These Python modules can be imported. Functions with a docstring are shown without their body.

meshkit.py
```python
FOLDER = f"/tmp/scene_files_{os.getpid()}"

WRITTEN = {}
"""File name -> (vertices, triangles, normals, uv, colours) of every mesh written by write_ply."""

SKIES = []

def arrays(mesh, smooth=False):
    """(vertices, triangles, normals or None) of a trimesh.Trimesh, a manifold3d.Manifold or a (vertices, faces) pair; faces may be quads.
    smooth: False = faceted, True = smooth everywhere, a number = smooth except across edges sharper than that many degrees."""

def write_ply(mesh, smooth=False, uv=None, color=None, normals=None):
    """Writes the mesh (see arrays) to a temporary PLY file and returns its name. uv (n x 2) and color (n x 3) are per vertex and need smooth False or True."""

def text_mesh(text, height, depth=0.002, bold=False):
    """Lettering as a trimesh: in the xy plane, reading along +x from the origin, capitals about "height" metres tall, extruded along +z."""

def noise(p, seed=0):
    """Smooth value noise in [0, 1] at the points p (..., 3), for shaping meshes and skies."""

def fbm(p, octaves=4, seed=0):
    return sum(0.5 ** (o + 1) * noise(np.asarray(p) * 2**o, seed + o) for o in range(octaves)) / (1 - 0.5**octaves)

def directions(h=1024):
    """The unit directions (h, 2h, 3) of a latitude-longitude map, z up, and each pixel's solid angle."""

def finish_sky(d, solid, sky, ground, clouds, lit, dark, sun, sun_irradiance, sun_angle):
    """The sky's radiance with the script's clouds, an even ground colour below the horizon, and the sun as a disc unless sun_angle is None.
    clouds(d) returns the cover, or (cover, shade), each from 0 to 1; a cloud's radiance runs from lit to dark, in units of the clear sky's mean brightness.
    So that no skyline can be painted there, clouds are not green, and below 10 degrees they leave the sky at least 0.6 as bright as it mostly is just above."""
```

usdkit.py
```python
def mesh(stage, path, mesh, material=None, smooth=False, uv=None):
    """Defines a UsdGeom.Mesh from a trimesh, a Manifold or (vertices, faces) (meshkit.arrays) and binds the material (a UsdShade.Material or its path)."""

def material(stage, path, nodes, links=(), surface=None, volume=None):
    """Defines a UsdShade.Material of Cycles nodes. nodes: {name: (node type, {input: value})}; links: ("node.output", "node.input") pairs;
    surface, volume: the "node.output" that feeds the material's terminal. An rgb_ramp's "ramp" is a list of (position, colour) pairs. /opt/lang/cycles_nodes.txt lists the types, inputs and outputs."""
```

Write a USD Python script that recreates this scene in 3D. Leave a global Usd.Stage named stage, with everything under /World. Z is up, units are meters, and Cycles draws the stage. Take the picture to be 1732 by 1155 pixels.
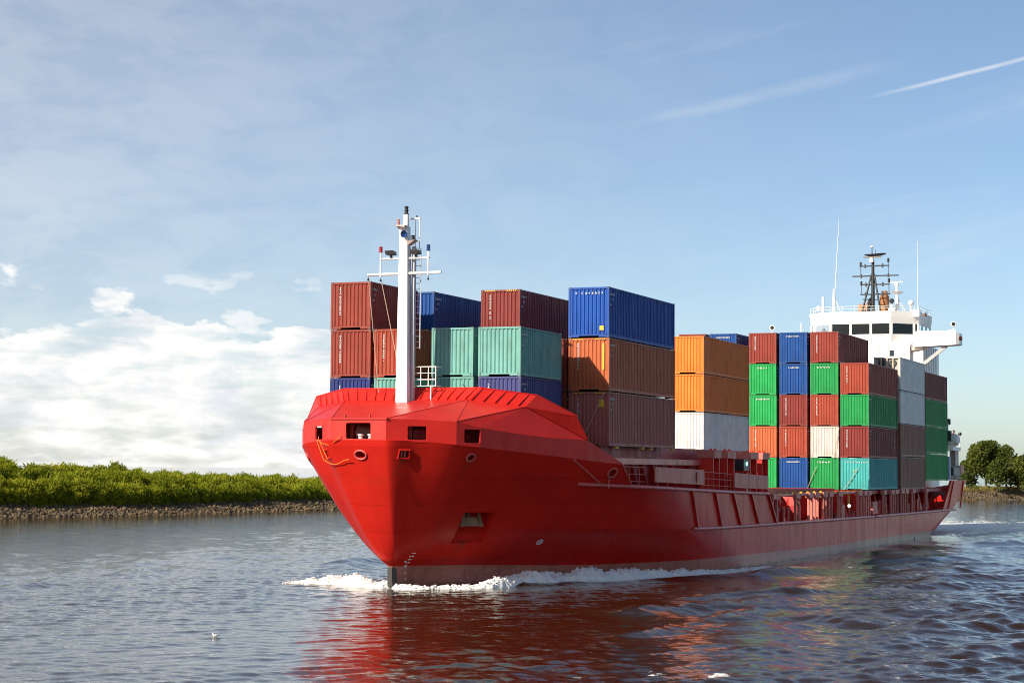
import math, random
import numpy as np, trimesh, shapely.geometry as sg, manifold3d as m3
import usdkit, meshkit
from shapely.ops import unary_union
from pxr import Usd, UsdGeom, UsdLux, UsdShade, Gf, Sdf, Vt
from scipy.interpolate import PchipInterpolator as PI
random.seed(7); RNG = np.random.default_rng(7)

stage = Usd.Stage.CreateInMemory()
UsdGeom.SetStageUpAxis(stage, UsdGeom.Tokens.z); UsdGeom.SetStageMetersPerUnit(stage, 1.0)
WORLD = UsdGeom.Xform.Define(stage, '/World'); stage.SetDefaultPrim(WORLD.GetPrim())
UsdGeom.Scope.Define(stage, '/World/Looks')

# ---------------------------------------------------------------- camera, sun, sky
# world: x runs aft along the ship, y to starboard, z up, river surface at z = 0
YAW, PITCH, ROLL = .3907, .065, .0085
EYE = np.array([-102.765, -44.223, 6.249])
fw = np.array([math.cos(PITCH)*math.cos(YAW), math.cos(PITCH)*math.sin(YAW), math.sin(PITCH)])
r0 = np.cross(fw, [0, 0, 1]); r0 /= np.linalg.norm(r0); u0 = np.cross(r0, fw)
rt = r0*math.cos(ROLL) + u0*math.sin(ROLL); up = -r0*math.sin(ROLL) + u0*math.cos(ROLL)
cam = UsdGeom.Camera.Define(stage, '/World/camera')
cam.AddTransformOp().Set(Gf.Matrix4d(*rt, 0, *up, 0, *(-fw), 0, *EYE, 1))
cam.CreateHorizontalApertureAttr(36.0); cam.CreateVerticalApertureAttr(36.0*682/1024)
cam.CreateFocalLengthAttr(3284.5/1732*36.0); cam.CreateClippingRangeAttr(Gf.Vec2f(.5, 20000))
cam.CreateExposureAttr(EXPOSURE := 0.46)

SUN_EL = math.radians(29.0)
SUN_H = np.array([-.90, .436]); SUN_H /= np.linalg.norm(SUN_H)
SUN = np.array([SUN_H[0]*math.cos(SUN_EL), SUN_H[1]*math.cos(SUN_EL), math.sin(SUN_EL)])
sun = UsdLux.DistantLight.Define(stage, '/World/sun')
sun.CreateIntensityAttr(1.25); sun.CreateAngleAttr(.53); sun.CreateNormalizeAttr(True); sun.CreateColorAttr(Gf.Vec3f(1, .90, .74))
zx = SUN; xx = np.cross([0, 0, 1], zx); xx /= np.linalg.norm(xx); yx = np.cross(zx, xx)
sun.AddTransformOp().Set(Gf.Matrix4d(*xx, 0, *yx, 0, *zx, 0, 0, 0, 0, 1))

SKY_NODES = {
 'sky': ('sky_texture', dict(sky_type='single_scattering', sun_disc=False, sun_elevation=SUN_EL, sun_rotation=math.atan2(SUN_H[0], SUN_H[1]), altitude=50., air_density=.72, aerosol_density=.75, ozone_density=2.2)),
 'tc': ('texture_coordinate', {}), 'xyz': ('separate_xyz', {}),
 # azimuth and elevation in radians
 'az': ('math', dict(math_type='arctan2')), 'el': ('math', dict(math_type='arcsine')),
 'bg': ('background_shader', dict(strength=.098)),
}
dome = UsdLux.DomeLight.Define(stage, '/World/sky')
def sky_material():
    n = dict(SKY_NODES); L = [('tc.generated', 'xyz.vector'), ('xyz.y', 'az.value1'), ('xyz.x', 'az.value2'), ('xyz.z', 'el.value1')]
    def math_(name, typ, a, b=None, clamp=False, c=None):
        d = dict(math_type=typ, use_clamp=clamp)
        for k, v in (('value1', a), ('value2', b), ('value3', c)):
            if v is None: continue
            if isinstance(v, str): L.append((v, f'{name}.{k}'))
            else: d[k] = float(v)
        n[name] = ('math', d); return name + '.value'
    def rng(name, v, a, b, lo=0., hi=1.):
        n[name] = ('map_range', dict(range_type='smoothstep', from_min=a, from_max=b, to_min=lo, to_max=hi)); L.append((v, name + '.value')); return name + '.result'
    def vec(name, x, y, z=0.):
        n[name] = ('combine_xyz', {})
        d = {}
        for k, v in (('x', x), ('y', y), ('z', z)):
            if isinstance(v, str): L.append((v, f'{name}.{k}'))
            else: d[k] = float(v)
        n[name] = ('combine_xyz', d); return name + '.vector'
    def noise(name, v, scale, detail=5., rough=.55, dist=0.):
        n[name] = ('noise_texture', dict(scale=scale, detail=detail, roughness=rough, distortion=dist)); L.append((v, name + '.vector')); return name + '.fac'
    az, el = 'az.value', 'el.value'
    # ---- cumulus bank low on the sunward side; thin veil above it
    v1 = vec('v1', math_('a1', 'multiply', az, 1.0), math_('e1', 'multiply', el, 2.3), 3.1)
    cu = noise('cu', v1, 15., 9., .57, .35)
    big = noise('big', vec('v0', az, math_('e0', 'multiply', el, 2.0), 7.7), 6.5, 2., .5)
    top = math_('top', 'multiply_add', big, .11, c=.030)          # ragged height of the bank
    side = rng('side', az, .20, .62)                              # it thins out away from the sun
    top = math_('top2', 'multiply', top, side)
    hgt = math_('hgt', 'subtract', top, el)
    hgt = rng('hgt2', hgt, -.030, .045, -.30, .42)
    cov = math_('cov', 'add', cu, hgt)
    cov = rng('cov2', cov, .50, .575)
    gaps = noise('gaps', vec('v6', math_('a6', 'multiply', az, .8), math_('e6', 'multiply', el, 3.2), 9.4), 30., 5., .55)
    cov = math_('covg', 'multiply', cov, rng('gp', gaps, .34, .58, .45, 1.))
    # small separate puffs
    pf = noise('pf', vec('v4', az, math_('e4', 'multiply', el, 2.4), 11.3), 12., 7., .55)
    pfm = rng('pfm', pf, .585, .65)
    pfm = math_('pfm2', 'multiply', pfm, rng('pfe', el, .16, .05)); 
    cov = math_('cov3', 'maximum', cov, math_('pfm3', 'multiply', pfm, .75))
    # ---- thin cirrus streaks, slanting up to the right
    ca, sa = math.cos(.23), math.sin(.23)
    s1 = math_('s1', 'add', math_('s1a', 'multiply', az, ca), math_('s1b', 'multiply', el, -sa))
    s2 = math_('s2', 'add', math_('s2a', 'multiply', az, sa), math_('s2b', 'multiply', el, ca))
    ci = noise('ci', vec('v2', math_('s1c', 'multiply', s1, 2.2), math_('s2c', 'multiply', s2, 14.), 1.7), 2.2, 5., .55, .5)
    cim = math_('cim', 'multiply', rng('ci2', ci, .44, .86), rng('ci3', el, .02, .12))
    cim = math_('cim2', 'multiply', cim, .26)
    # thin high veil, thicker towards the sun
    ve = noise('ve', vec('v5', math_('s1d', 'multiply', s1, 1.0), math_('s2d', 'multiply', s2, 4.), 2.2), 2.5, 4., .5)
    veil = math_('veil', 'multiply', math_('ve4', 'multiply', rng('ve2', az, .08, .95), rng('ve5', el, .60, .16)), math_('ve3', 'multiply_add', ve, .22, c=.34))
    cim = math_('cim3', 'maximum', cim, veil)
    # ---- two contrails
    def trail(k, a0, e0, slope, w, a_lo, a_hi, amt):
        d = math_(k+'d', 'subtract', el, math_(k+'l', 'multiply_add', math_(k+'a', 'subtract', az, a0), slope, c=e0))
        wob = noise(k+'n', vec(k+'v', math_(k+'s', 'multiply', az, 30.), 0., k == 't1' and 4. or 9.), 1., 3.)
        d = math_(k+'d2', 'add', d, math_(k+'w', 'multiply_add', wob, w*1.0, c=-w*.5))
        d = math_(k+'ab', 'absolute', d)
        m = rng(k+'m', d, w, 0.)
        m = math_(k+'m2', 'multiply', m, rng(k+'lo', az, a_hi, a_lo))
        return math_(k+'m3', 'multiply', m, amt)
    t1 = trail('t1', .1325, .2045, -.215, .0017, .16, .222, .50)
    t2 = trail('t2', .236, .1960, -.205, .0070, .27, .43, .17)
    t2 = math_('t2f', 'multiply', t2, rng('t2g', az, .17, .25))
    cov = math_('all', 'maximum', cov, math_('all2', 'maximum', cim, math_('all3', 'maximum', t1, t2)))
    cov = math_('clp', 'minimum', cov, .97)
    # cloud radiance: warm white tops, greyer undersides
    sh = noise('sh', vec('v3', az, math_('e3', 'multiply', math_('e3b', 'add', el, -.006), 2.3), 3.1), 24., 7., .6, .4)
    n['shade'] = ('rgb_ramp', dict(ramp=[(0., (5.3, 5.6, 6.1)), (.38, (6.2, 6.4, 6.7)), (.56, (8.0, 7.85, 7.6)), (1., (9.6, 9.35, 9.0))])); L.append((sh, 'shade.fac'))
    n['tint'] = ('mix_color', dict(blend_type='multiply', fac=1., b=(1.02, 1.0, .955))); n['mixc'] = ('mix_color', {}); L.extend([(cov, 'mixc.fac'), ('sky.color', 'tint.a'), ('tint.result', 'mixc.a'), ('shade.color', 'mixc.b'), ('mixc.result', 'bg.color')])
    return usdkit.material(stage, '/World/Looks/sky', n, L, surface='bg.background')
UsdShade.MaterialBindingAPI.Apply(dome.GetPrim()).Bind(sky_material())
dome.GetPrim().SetCustomDataByKey('kind', 'structure')
# ---------------------------------------------------------------- helpers
LOC, COUNT = {}, {}
def numbered(parent, name):
    k = (parent, name); i = COUNT.get(k, 0); COUNT[k] = i + 1
    return f'{parent}/{name}' if i == 0 else f'{parent}/{name}_{i:03d}'
def meta(prim, label=None, cat=None, group=None, kind=None):
    for k, v in (('label', label), ('category', cat), ('group', group), ('kind', kind)):
        if v: prim.SetCustomDataByKey(k, v)
def thing(name, label, cat, loc=(0, 0, 0), rotz=0., group=None):
    p = numbered('/World', name); x = UsdGeom.Xform.Define(stage, p); x.AddTranslateOp().Set(Gf.Vec3d(*map(float, loc)))
    if rotz: x.AddRotateZOp().Set(math.degrees(rotz))
    LOC[p] = np.asarray(loc, float); meta(x.GetPrim(), label, cat, group); return p
def part(parent, name, mesh, m, smooth=False, label=None, kind=None):
    """a Mesh prim under a thing, or under a part; mesh is given in world coordinates"""
    p = numbered(parent, name); root = '/'.join(p.split('/')[:3])
    v, f = arr(mesh)
    usdkit.mesh(stage, p, trimesh.Trimesh(v - LOC[root], f, process=False), m, smooth)
    if label or kind: meta(stage.GetPrimAtPath(p), label=label, kind=kind)
    return p
def solo(name, mesh, m, label=None, cat=None, group=None, kind=None, smooth=False):
    p = numbered('/World', name); v, f = arr(mesh); usdkit.mesh(stage, p, trimesh.Trimesh(v, f, process=False), m, smooth)
    meta(stage.GetPrimAtPath(p), label, cat, group, kind); return p
def arr(mesh):
    if isinstance(mesh, MB): mesh = mesh.mesh()
    if hasattr(mesh, 'to_mesh'):
        q = mesh.to_mesh(); return np.asarray(q.vert_properties[:, :3], float), np.asarray(q.tri_verts, int)
    if isinstance(mesh, (tuple, list)):
        v, f = np.asarray(mesh[0], float), np.asarray(mesh[1], int)
        if f.shape[1] == 4: f = np.vstack([f[:, [0, 1, 2]], f[:, [0, 2, 3]]])
        return v, f
    return np.asarray(mesh.vertices), np.asarray(mesh.faces)
class MB:
    """collects simple shapes that make up ONE mesh"""
    def __init__(s): s.v, s.f, s.n = [], [], 0
    def add(s, mesh):
        v, f = arr(mesh); s.v.append(v); s.f.append(f + s.n); s.n += len(v); return s
    def box(s, x0, x1, y0, y1, z0, z1):
        v = np.array([[x, y, z] for x in (x0, x1) for y in (y0, y1) for z in (z0, z1)], float)
        f = [[0, 1, 3], [0, 3, 2], [4, 6, 7], [4, 7, 5], [0, 4, 5], [0, 5, 1], [2, 3, 7], [2, 7, 6], [0, 2, 6], [0, 6, 4], [1, 5, 7], [1, 7, 3]]
        return s.add((v, f))
    def hexa(s, lo, hi):
        """two matching rings of points joined and capped"""
        lo, hi = np.asarray(lo, float), np.asarray(hi, float); n = len(lo); f = []
        for i in range(n): j = (i + 1) % n; f += [[i, j, n + j], [i, n + j, n + i]]
        for i in range(1, n - 1): f += [[0, i + 1, i], [n, n + i, n + i + 1]]
        return s.add((np.vstack([lo, hi]), f))
    def tube(s, pts, r, sides=8, r1=None):
        p = np.asarray(pts, float); n = len(p); rr = np.linspace(r, r if r1 is None else r1, n)
        t = np.gradient(p, axis=0); t /= np.linalg.norm(t, axis=1, keepdims=True)
        ref = np.array([0, 0, 1.]) if abs(t[:, 2]).mean() < .9 else np.array([1., 0, 0])
        a = np.cross(t, ref); a /= np.linalg.norm(a, axis=1, keepdims=True); b = np.cross(t, a)
        g = np.arange(sides)*2*np.pi/sides
        v = (p[:, None] + rr[:, None, None]*(np.cos(g)[None, :, None]*a[:, None] + np.sin(g)[None, :, None]*b[:, None])).reshape(-1, 3)
        f = []
        for i in range(n - 1):
            for j in range(sides):
                k = (j + 1) % sides; q = [i*sides + j, i*sides + k, (i + 1)*sides + k, (i + 1)*sides + j]
                f += [[q[0], q[2], q[1]], [q[0], q[3], q[2]]]
        for j in range(1, sides - 1): f += [[0, j, j + 1], [(n - 1)*sides, (n - 1)*sides + j + 1, (n - 1)*sides + j]]
        return s.add((v, f))
    def beam(s, a, b, w, h, upv=(0, 0, 1)):
        a, b = np.asarray(a, float), np.asarray(b, float); t = (b - a)/np.linalg.norm(b - a)
        x = np.cross(t, upv); x /= np.linalg.norm(x); y = np.cross(x, t)
        q = [(-w/2, -h/2), (w/2, -h/2), (w/2, h/2), (-w/2, h/2)]
        return s.hexa([a + x*i + y*j for i, j in q], [b + x*i + y*j for i, j in q])
    def ball(s, c, r, scale=(1, 1, 1), sub=2):
        m = trimesh.creation.icosphere(subdivisions=sub, radius=r); m.apply_scale(scale); m.apply_translation(c); return s.add(m)
    def lathe(s, prof, c, n=16, axis=None):
        m = trimesh.creation.revolve(np.asarray(prof, float), sections=n)
        if axis is not None: m.apply_transform(trimesh.geometry.align_vectors([0, 0, 1], axis))
        m.apply_translation(c); return s.add(m)
    def mesh(s): return trimesh.Trimesh(np.vstack(s.v), np.vstack(s.f), process=False)

# ---------------------------------------------------------------- materials
MATS = {}
def mat(name, nodes, links, surface='p.BSDF'):
    if name not in MATS: MATS[name] = usdkit.material(stage, '/World/Looks/' + name, nodes, links, surface=surface)
    return MATS[name]
def paint(name, col, rough=.42, var=.22, dirt=(.09, .06, .045), dirt_amt=.35, scale=1.1, spec=.5, streak=True, bump=.0, world=False, metal=0.):
    """painted steel: slight tone changes, vertical dirt streaks, worn patches"""
    c = np.array(col, float)
    n = {'tc': ('texture_coordinate', {}), 'pos': ('geometry', {}),
         'map': ('mapping', dict(scale=(1., 1., .16) if streak else (1., 1., 1.))),
         'n1': ('noise_texture', dict(scale=scale, detail=5., roughness=.6)),
         'n2': ('noise_texture', dict(scale=scale*3.2, detail=6., roughness=.65)),
         'n3': ('noise_texture', dict(scale=scale*14, detail=3., roughness=.6)),
         'tone': ('rgb_ramp', dict(ramp=[(.25, c*(1 - var)), (.5, c), (.75, np.minimum(c*(1 + var*.7) + .015*var, .85))])),
         'm': ('map_range', dict(range_type='smoothstep', from_min=.52, from_max=.80, to_min=0., to_max=dirt_amt)),
         'mix': ('mix_color', dict(b=dirt)),
         'r': ('map_range', dict(from_min=.3, from_max=.7, to_min=rough - .09, to_max=rough + .12)),
         'p': ('principled_bsdf', dict(specular_ior_level=spec, metallic=metal))}
    src = 'pos.position' if world else 'tc.object'
    L = [(src, 'n1.vector'), (src, 'map.vector'), ('map.vector', 'n2.vector'), (src, 'n3.vector'), ('n1.fac', 'tone.fac'), ('n2.fac', 'm.value'), ('m.result', 'mix.fac'),
         ('tone.color', 'mix.a'), ('mix.result', 'p.base_color'), ('n2.fac', 'r.value'), ('r.result', 'p.roughness')]
    if bump:
        n['b'] = ('bump', dict(strength=bump, distance=.05)); L += [('n1.fac', 'b.height'), ('b.normal', 'p.normal')]
    return mat(name, n, L)
def plain(name, col, rough=.5, metal=0., spec=.5, emit=0.):
    d = dict(base_color=col, roughness=rough, metallic=metal, specular_ior_level=spec)
    if emit: d.update(emission_color=col, emission_strength=emit)
    return mat(name, {'p': ('principled_bsdf', d)}, [])
RED = (.56, .020, .013)
M_RED = paint('red_ship_paint', RED, spec=.3, rough=.38, var=.14, dirt=(.22, .03, .025), dirt_amt=.30, scale=.5, bump=.05, world=True)
M_PINK = paint('faded_red_paint', (.60, .175, .125), rough=.5, var=.15, dirt=(.2, .06, .05), dirt_amt=.3, scale=.8, world=True)
M_RAIL = paint('worn_rail_paint', (.56, .10, .085), rough=.36, var=.2, dirt=(.16, .05, .04), dirt_amt=.4, scale=.8, world=True)
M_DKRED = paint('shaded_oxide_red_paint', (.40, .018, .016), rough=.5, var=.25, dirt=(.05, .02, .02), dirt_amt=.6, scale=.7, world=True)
M_WHITE = paint('white_ship_paint', (.80, .79, .77), rough=.35, var=.05, dirt=(.36, .28, .21), dirt_amt=.38, scale=.8, world=True)
M_BLACK = plain('black_mast_paint', (.018, .018, .02), .45)
M_DARK = plain('dark_interior', (.02, .012, .012), .7)
M_BEIGE = paint('dull_pinkish_bracket_paint', (.58, .46, .42), rough=.5)
M_ANCHOR = paint('rusty_anchor_steel', (.30, .18, .085), rough=.6, var=.35, dirt=(.10, .045, .02), dirt_amt=.6, scale=2.5)
M_PILLAR = paint('bright_red_pillar_paint', (.74, .030, .018), rough=.4, var=.14, dirt=(.25, .03, .02), dirt_amt=.3, scale=.8, world=True)
M_STEEL = paint('bare_weathered_steel', (.20, .17, .14), rough=.5, var=.3, dirt=(.10, .055, .03), dirt_amt=.6, scale=2.)
M_ROPE = plain('orange_rope_fibre', (.85, .22, .02), .8)
M_STAY = plain('tan_rope_fibre', (.45, .33, .24), .8)
M_YEL = plain('yellow_marking', (.70, .42, .02), .5)
M_MARK = plain('white_marking', (.75, .74, .72), .5)
M_GLASSB = plain('lamp_glass_blue', (.02, .05, .16), .08)
M_LAMPR = plain('red_lamp_glass', (.35, .01, .01), .1)
M_RUST = paint('rusted_funnel_brown', (.36, .15, .055), rough=.55, var=.35, dirt=(.09, .03, .012), dirt_amt=.7, scale=1.3)
M_LITG = plain('green_navigation_light', (.25, 1., .75), .3, emit=3.)
M_LITW = plain('warm_deck_lamp', (1., .75, .35), .3, emit=4.)
# window glass: lets light through, mirrors more at a slant
M_PANE = mat('window_glass', {'t': ('transparent_bsdf', dict(color=(.32, .42, .42))), 'g': ('glossy_bsdf', dict(color=(.9, .95, .95), roughness=.02)), 'f': ('fresnel', dict(IOR=1.52)), 'mx': ('mix_closure', {})},
             [('f.fac', 'mx.fac'), ('t.BSDF', 'mx.closure1'), ('g.BSDF', 'mx.closure2')], 'mx.closure')
def hull_material():
    n = {'g': ('geometry', {}), 'x': ('separate_xyz', {}),
      'a': ('map_range', dict(range_type='smoothstep', from_min=-12., from_max=3., to_min=1.13, to_max=.80)),
      'b': ('map_range', dict(range_type='smoothstep', from_min=14., from_max=42., to_min=0., to_max=.22)),
      'ln': ('math', dict(math_type='subtract')), 'd': ('math', dict(math_type='subtract')), 'boot': ('map_range', dict(from_min=-.008, from_max=.008, to_min=0., to_max=1.)),
      'n1': ('noise_texture', dict(scale=.45, detail=5., roughness=.6)), 'mp': ('mapping', dict(scale=(1., 1., .12))), 'n2': ('noise_texture', dict(scale=1.6, detail=7., roughness=.66)),
      'n4': ('noise_texture', dict(scale=.9, detail=6., roughness=.6)),
      'tone': ('rgb_ramp', dict(ramp=[(.25, np.array(RED)*.86), (.5, RED), (.75, np.array(RED)*1.1)])),
      'st': ('map_range', dict(range_type='smoothstep', from_min=.58, from_max=.88, to_min=0., to_max=.28)), 'mix1': ('mix_color', dict(b=(.20, .022, .02))),
      'bt': ('rgb_ramp', dict(ramp=[(.28, (.34, .14, .105)), (.5, (.54, .21, .155)), (.7, (.50, .23, .18)), (.88, (.18, .09, .07))])),
      'aft': ('map_range', dict(range_type='smoothstep', from_min=22., from_max=75., to_min=0., to_max=.72)), 'bt2': ('mix_color', dict(b=(.23, .14, .10))),
      # slime and scrapes just above the water
      'wl': ('map_range', dict(range_type='smoothstep', from_min=.50, from_max=.0, to_min=0., to_max=1.)), 'wl2': ('math', dict(math_type='multiply')), 'wl3': ('map_range', dict(range_type='smoothstep', from_min=.36, from_max=.66, to_min=0., to_max=.75)), 'mix3': ('mix_color', dict(b=(.035, .02, .016))),
      'mix2': ('mix_color', {}), 'r': ('map_range', dict(from_min=.3, from_max=.75, to_min=.20, to_max=.44)),
      'n3': ('noise_texture', dict(scale=.32, detail=3., roughness=.5)), 'bp': ('bump', dict(strength=.16, distance=.12)),
      # plating: strakes and butts, each plate a shade off its neighbour, the weld a hair proud
      'pv': ('combine_xyz', {}), 'pl': ('brick_texture', dict(scale=1., brick_width=5.6, row_height=1.45, mortar_size=.022, mortar_smooth=.6, color1=(.88, .88, .88), color2=(1.06, 1.06, 1.06), mortar=(.72, .72, .72))), 'plm': ('mix_color', dict(blend_type='multiply', fac=.75)), 'bp2': ('bump', dict(strength=.12, distance=.03)),
      'p': ('principled_bsdf', dict(specular_ior_level=.09))}
    L = [('g.position', 'x.vector'), ('x.x', 'a.value'), ('x.x', 'b.value'), ('a.result', 'ln.value1'), ('b.result', 'ln.value2'), ('ln.value', 'd.value1'), ('x.z', 'd.value2'), ('d.value', 'boot.value'),
      ('g.position', 'n1.vector'), ('g.position', 'mp.vector'), ('mp.vector', 'n2.vector'), ('g.position', 'n4.vector'), ('n1.fac', 'tone.fac'), ('n2.fac', 'st.value'), ('st.result', 'mix1.fac'), ('tone.color', 'mix1.a'),
      ('n2.fac', 'bt.fac'), ('x.x', 'aft.value'), ('aft.result', 'bt2.fac'), ('bt.color', 'bt2.a'), ('boot.result', 'mix2.fac'), ('mix1.result', 'mix2.a'), ('bt2.result', 'mix2.b'),
      ('x.z', 'wl.value'), ('wl.result', 'wl2.value1'), ('n4.fac', 'wl2.value2'), ('wl2.value', 'wl3.value'), ('wl3.result', 'mix3.fac'), ('mix2.result', 'mix3.a'), ('mix3.result', 'plm.a'), ('pl.color', 'plm.b'), ('plm.result', 'p.base_color'), ('x.x', 'pv.x'), ('x.z', 'pv.y'), ('pv.vector', 'pl.vector'), ('pl.fac', 'bp2.height'), ('bp.normal', 'bp2.normal'), ('n2.fac', 'r.value'), ('r.result', 'p.roughness'), ('g.position', 'n3.vector'), ('n3.fac', 'bp.height'), ('bp2.normal', 'p.normal')]
    # rust runs below fairleads, the anchor recess and deck scuppers; pale fender scuffs
    last = None
    for i, (xc, zc, w_, ln, amt) in enumerate(((-14.6, 6.75, .16, 1.6, .7), (-12.05, 6.6, .15, 1.4, .6), (-9.0, 2.45, .55, 1.2, .75), (-2.6, 5.85, .2, 1.5, .6), (12.2, 2.6, .10, 1.3, .6), (20.7, 2.5, .08, 1.1, .5), (31.4, 2.5, .14, 1.7, .7), (44.0, 2.45, .10, 1.4, .6), (52.3, 2.4, .09, 1.2, .5), (63.5, 2.4, .16, 1.7, .65), (77.2, 2.35, .12, 1.4, .6), (90.5, 2.35, .14, 1.2, .6))):
        n[f'sa{i}'] = ('math', dict(math_type='subtract', value2=xc)); n[f'sb{i}'] = ('math', dict(math_type='absolute')); n[f'sc{i}'] = ('map_range', dict(range_type='smoothstep', from_min=w_, from_max=0., to_min=0., to_max=amt))
        n[f'sd{i}'] = ('map_range', dict(from_min=zc - ln, from_max=zc, to_min=0., to_max=1.)); n[f'se{i}'] = ('math', dict(math_type='less_than', value2=zc)); n[f'sf{i}'] = ('math', dict(math_type='multiply')); n[f'sg{i}'] = ('math', dict(math_type='multiply'))
        L += [('x.x', f'sa{i}.value1'), (f'sa{i}.value', f'sb{i}.value1'), (f'sb{i}.value', f'sc{i}.value'), ('x.z', f'sd{i}.value'), ('x.z', f'se{i}.value1'), (f'sc{i}.result', f'sf{i}.value1'), (f'sd{i}.result', f'sf{i}.value2'), (f'sf{i}.value', f'sg{i}.value1'), (f'se{i}.value', f'sg{i}.value2')]
        if last: n[f'sm{i}'] = ('math', dict(math_type='maximum')); L += [(last, f'sm{i}.value1'), (f'sg{i}.value', f'sm{i}.value2')]; last = f'sm{i}.value'
        else: last = f'sg{i}.value'
    n['rn'] = ('math', dict(math_type='multiply')); n['rn2'] = ('map_range', dict(from_min=.28, from_max=.62)); n['rmix'] = ('mix_color', dict(b=(.13, .04, .018)))
    n['smp'] = ('mapping', dict(scale=(.22, .22, 2.6))); n['sn'] = ('noise_texture', dict(scale=1.3, detail=6., roughness=.62)); n['sr'] = ('map_range', dict(range_type='smoothstep', from_min=.66, from_max=.80, to_min=0., to_max=.30)); n['smix'] = ('mix_color', dict(b=(.55, .13, .11)))
    L = [q for q in L if q != ('plm.result', 'p.base_color')]
    L += [('n2.fac', 'rn2.value'), (last, 'rn.value1'), ('rn2.result', 'rn.value2'), ('rn.value', 'rmix.fac'), ('plm.result', 'rmix.a'), ('g.position', 'smp.vector'), ('smp.vector', 'sn.vector'), ('sn.fac', 'sr.value'), ('sr.result', 'smix.fac'), ('rmix.result', 'smix.a'), ('smix.result', 'p.base_color')]
    return mat('red_hull_paint_with_boot_stripe', n, L)
M_HULL = hull_material()
# ---------------------------------------------------------------- the ship
SHIP = thing('container_ship', 'red container ship under way, the only vessel on the river', 'container ship', (45., 0., 0.))
BAND = np.array([(-15.57, 0), (-15.55, .8), (-15.55, 1.54), (-14.5, 2.80), (-13.2, 4.35), (-11.94, 5.12), (-10, 6.08), (-7.5, 7.3), (-5, 8.4), (-2, 9.4), (1, 9.95), (5, 10.1), (9, 10.1)])
BOOT = np.array([(-11.6, 0), (-11.55, .12), (-11.4, .25), (-10.6, .6), (-9.5, 1.05), (-8, 1.75), (-5, 3.15), (-1.5, 4.8), (1.5, 6.2), (5, 7.7), (8.5, 8.85), (13, 9.75), (19, 10.1)])
S13 = np.linspace(0, 1, 13); fB, fO = PI(S13, BAND), PI(S13, BOOT)
ZB = PI([-16, -14.5, -13.2, -11.9, -10, -7.5, -5, -2, 1, 5, 9], [7.59, 7.55, 7.40, 7.28, 7.12, 6.9, 6.68, 6.48, 6.36, 6.22, 6.10])   # lower edge of the window band
ZO = PI([-12, -8, -3, 2, 19, 25], [1.13, 1.06, .92, .82, .82, .8])
ZR = PI([-16, -3, 10, 28, 65, 101, 112], [3.4, 3.15, 2.70, 2.58, 2.44, 2.40, 2.40])                                                  # main deck edge
def hull_pt(s, t):
    """the port half: s from stem to full beam, t from the boot line (0) to the window band (1)"""
    B, O = fB(s), fO(s); tk, gk = .35, .48
    smooth = np.sign(t)*abs(t)**.7
    poly = gk*t/tk if t < tk else gk + (1 - gk)*(t - tk)/(1 - tk)
    k = np.clip((s - .35)/.25, 0, 1); k = k*k*(3 - 2*k)
    g = smooth*(1 - k) + poly*k
    if t < 0: g = t*.9
    x, b = O + (B - O)*g
    return np.array([x, max(b, .004), ZO(O[0]) + (ZB(B[0]) - ZO(O[0]))*t])
TL = np.r_[-.55, -.2, -.08, np.linspace(0, .35, 8), np.linspace(.35, 1, 14)[1:]]
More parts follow.
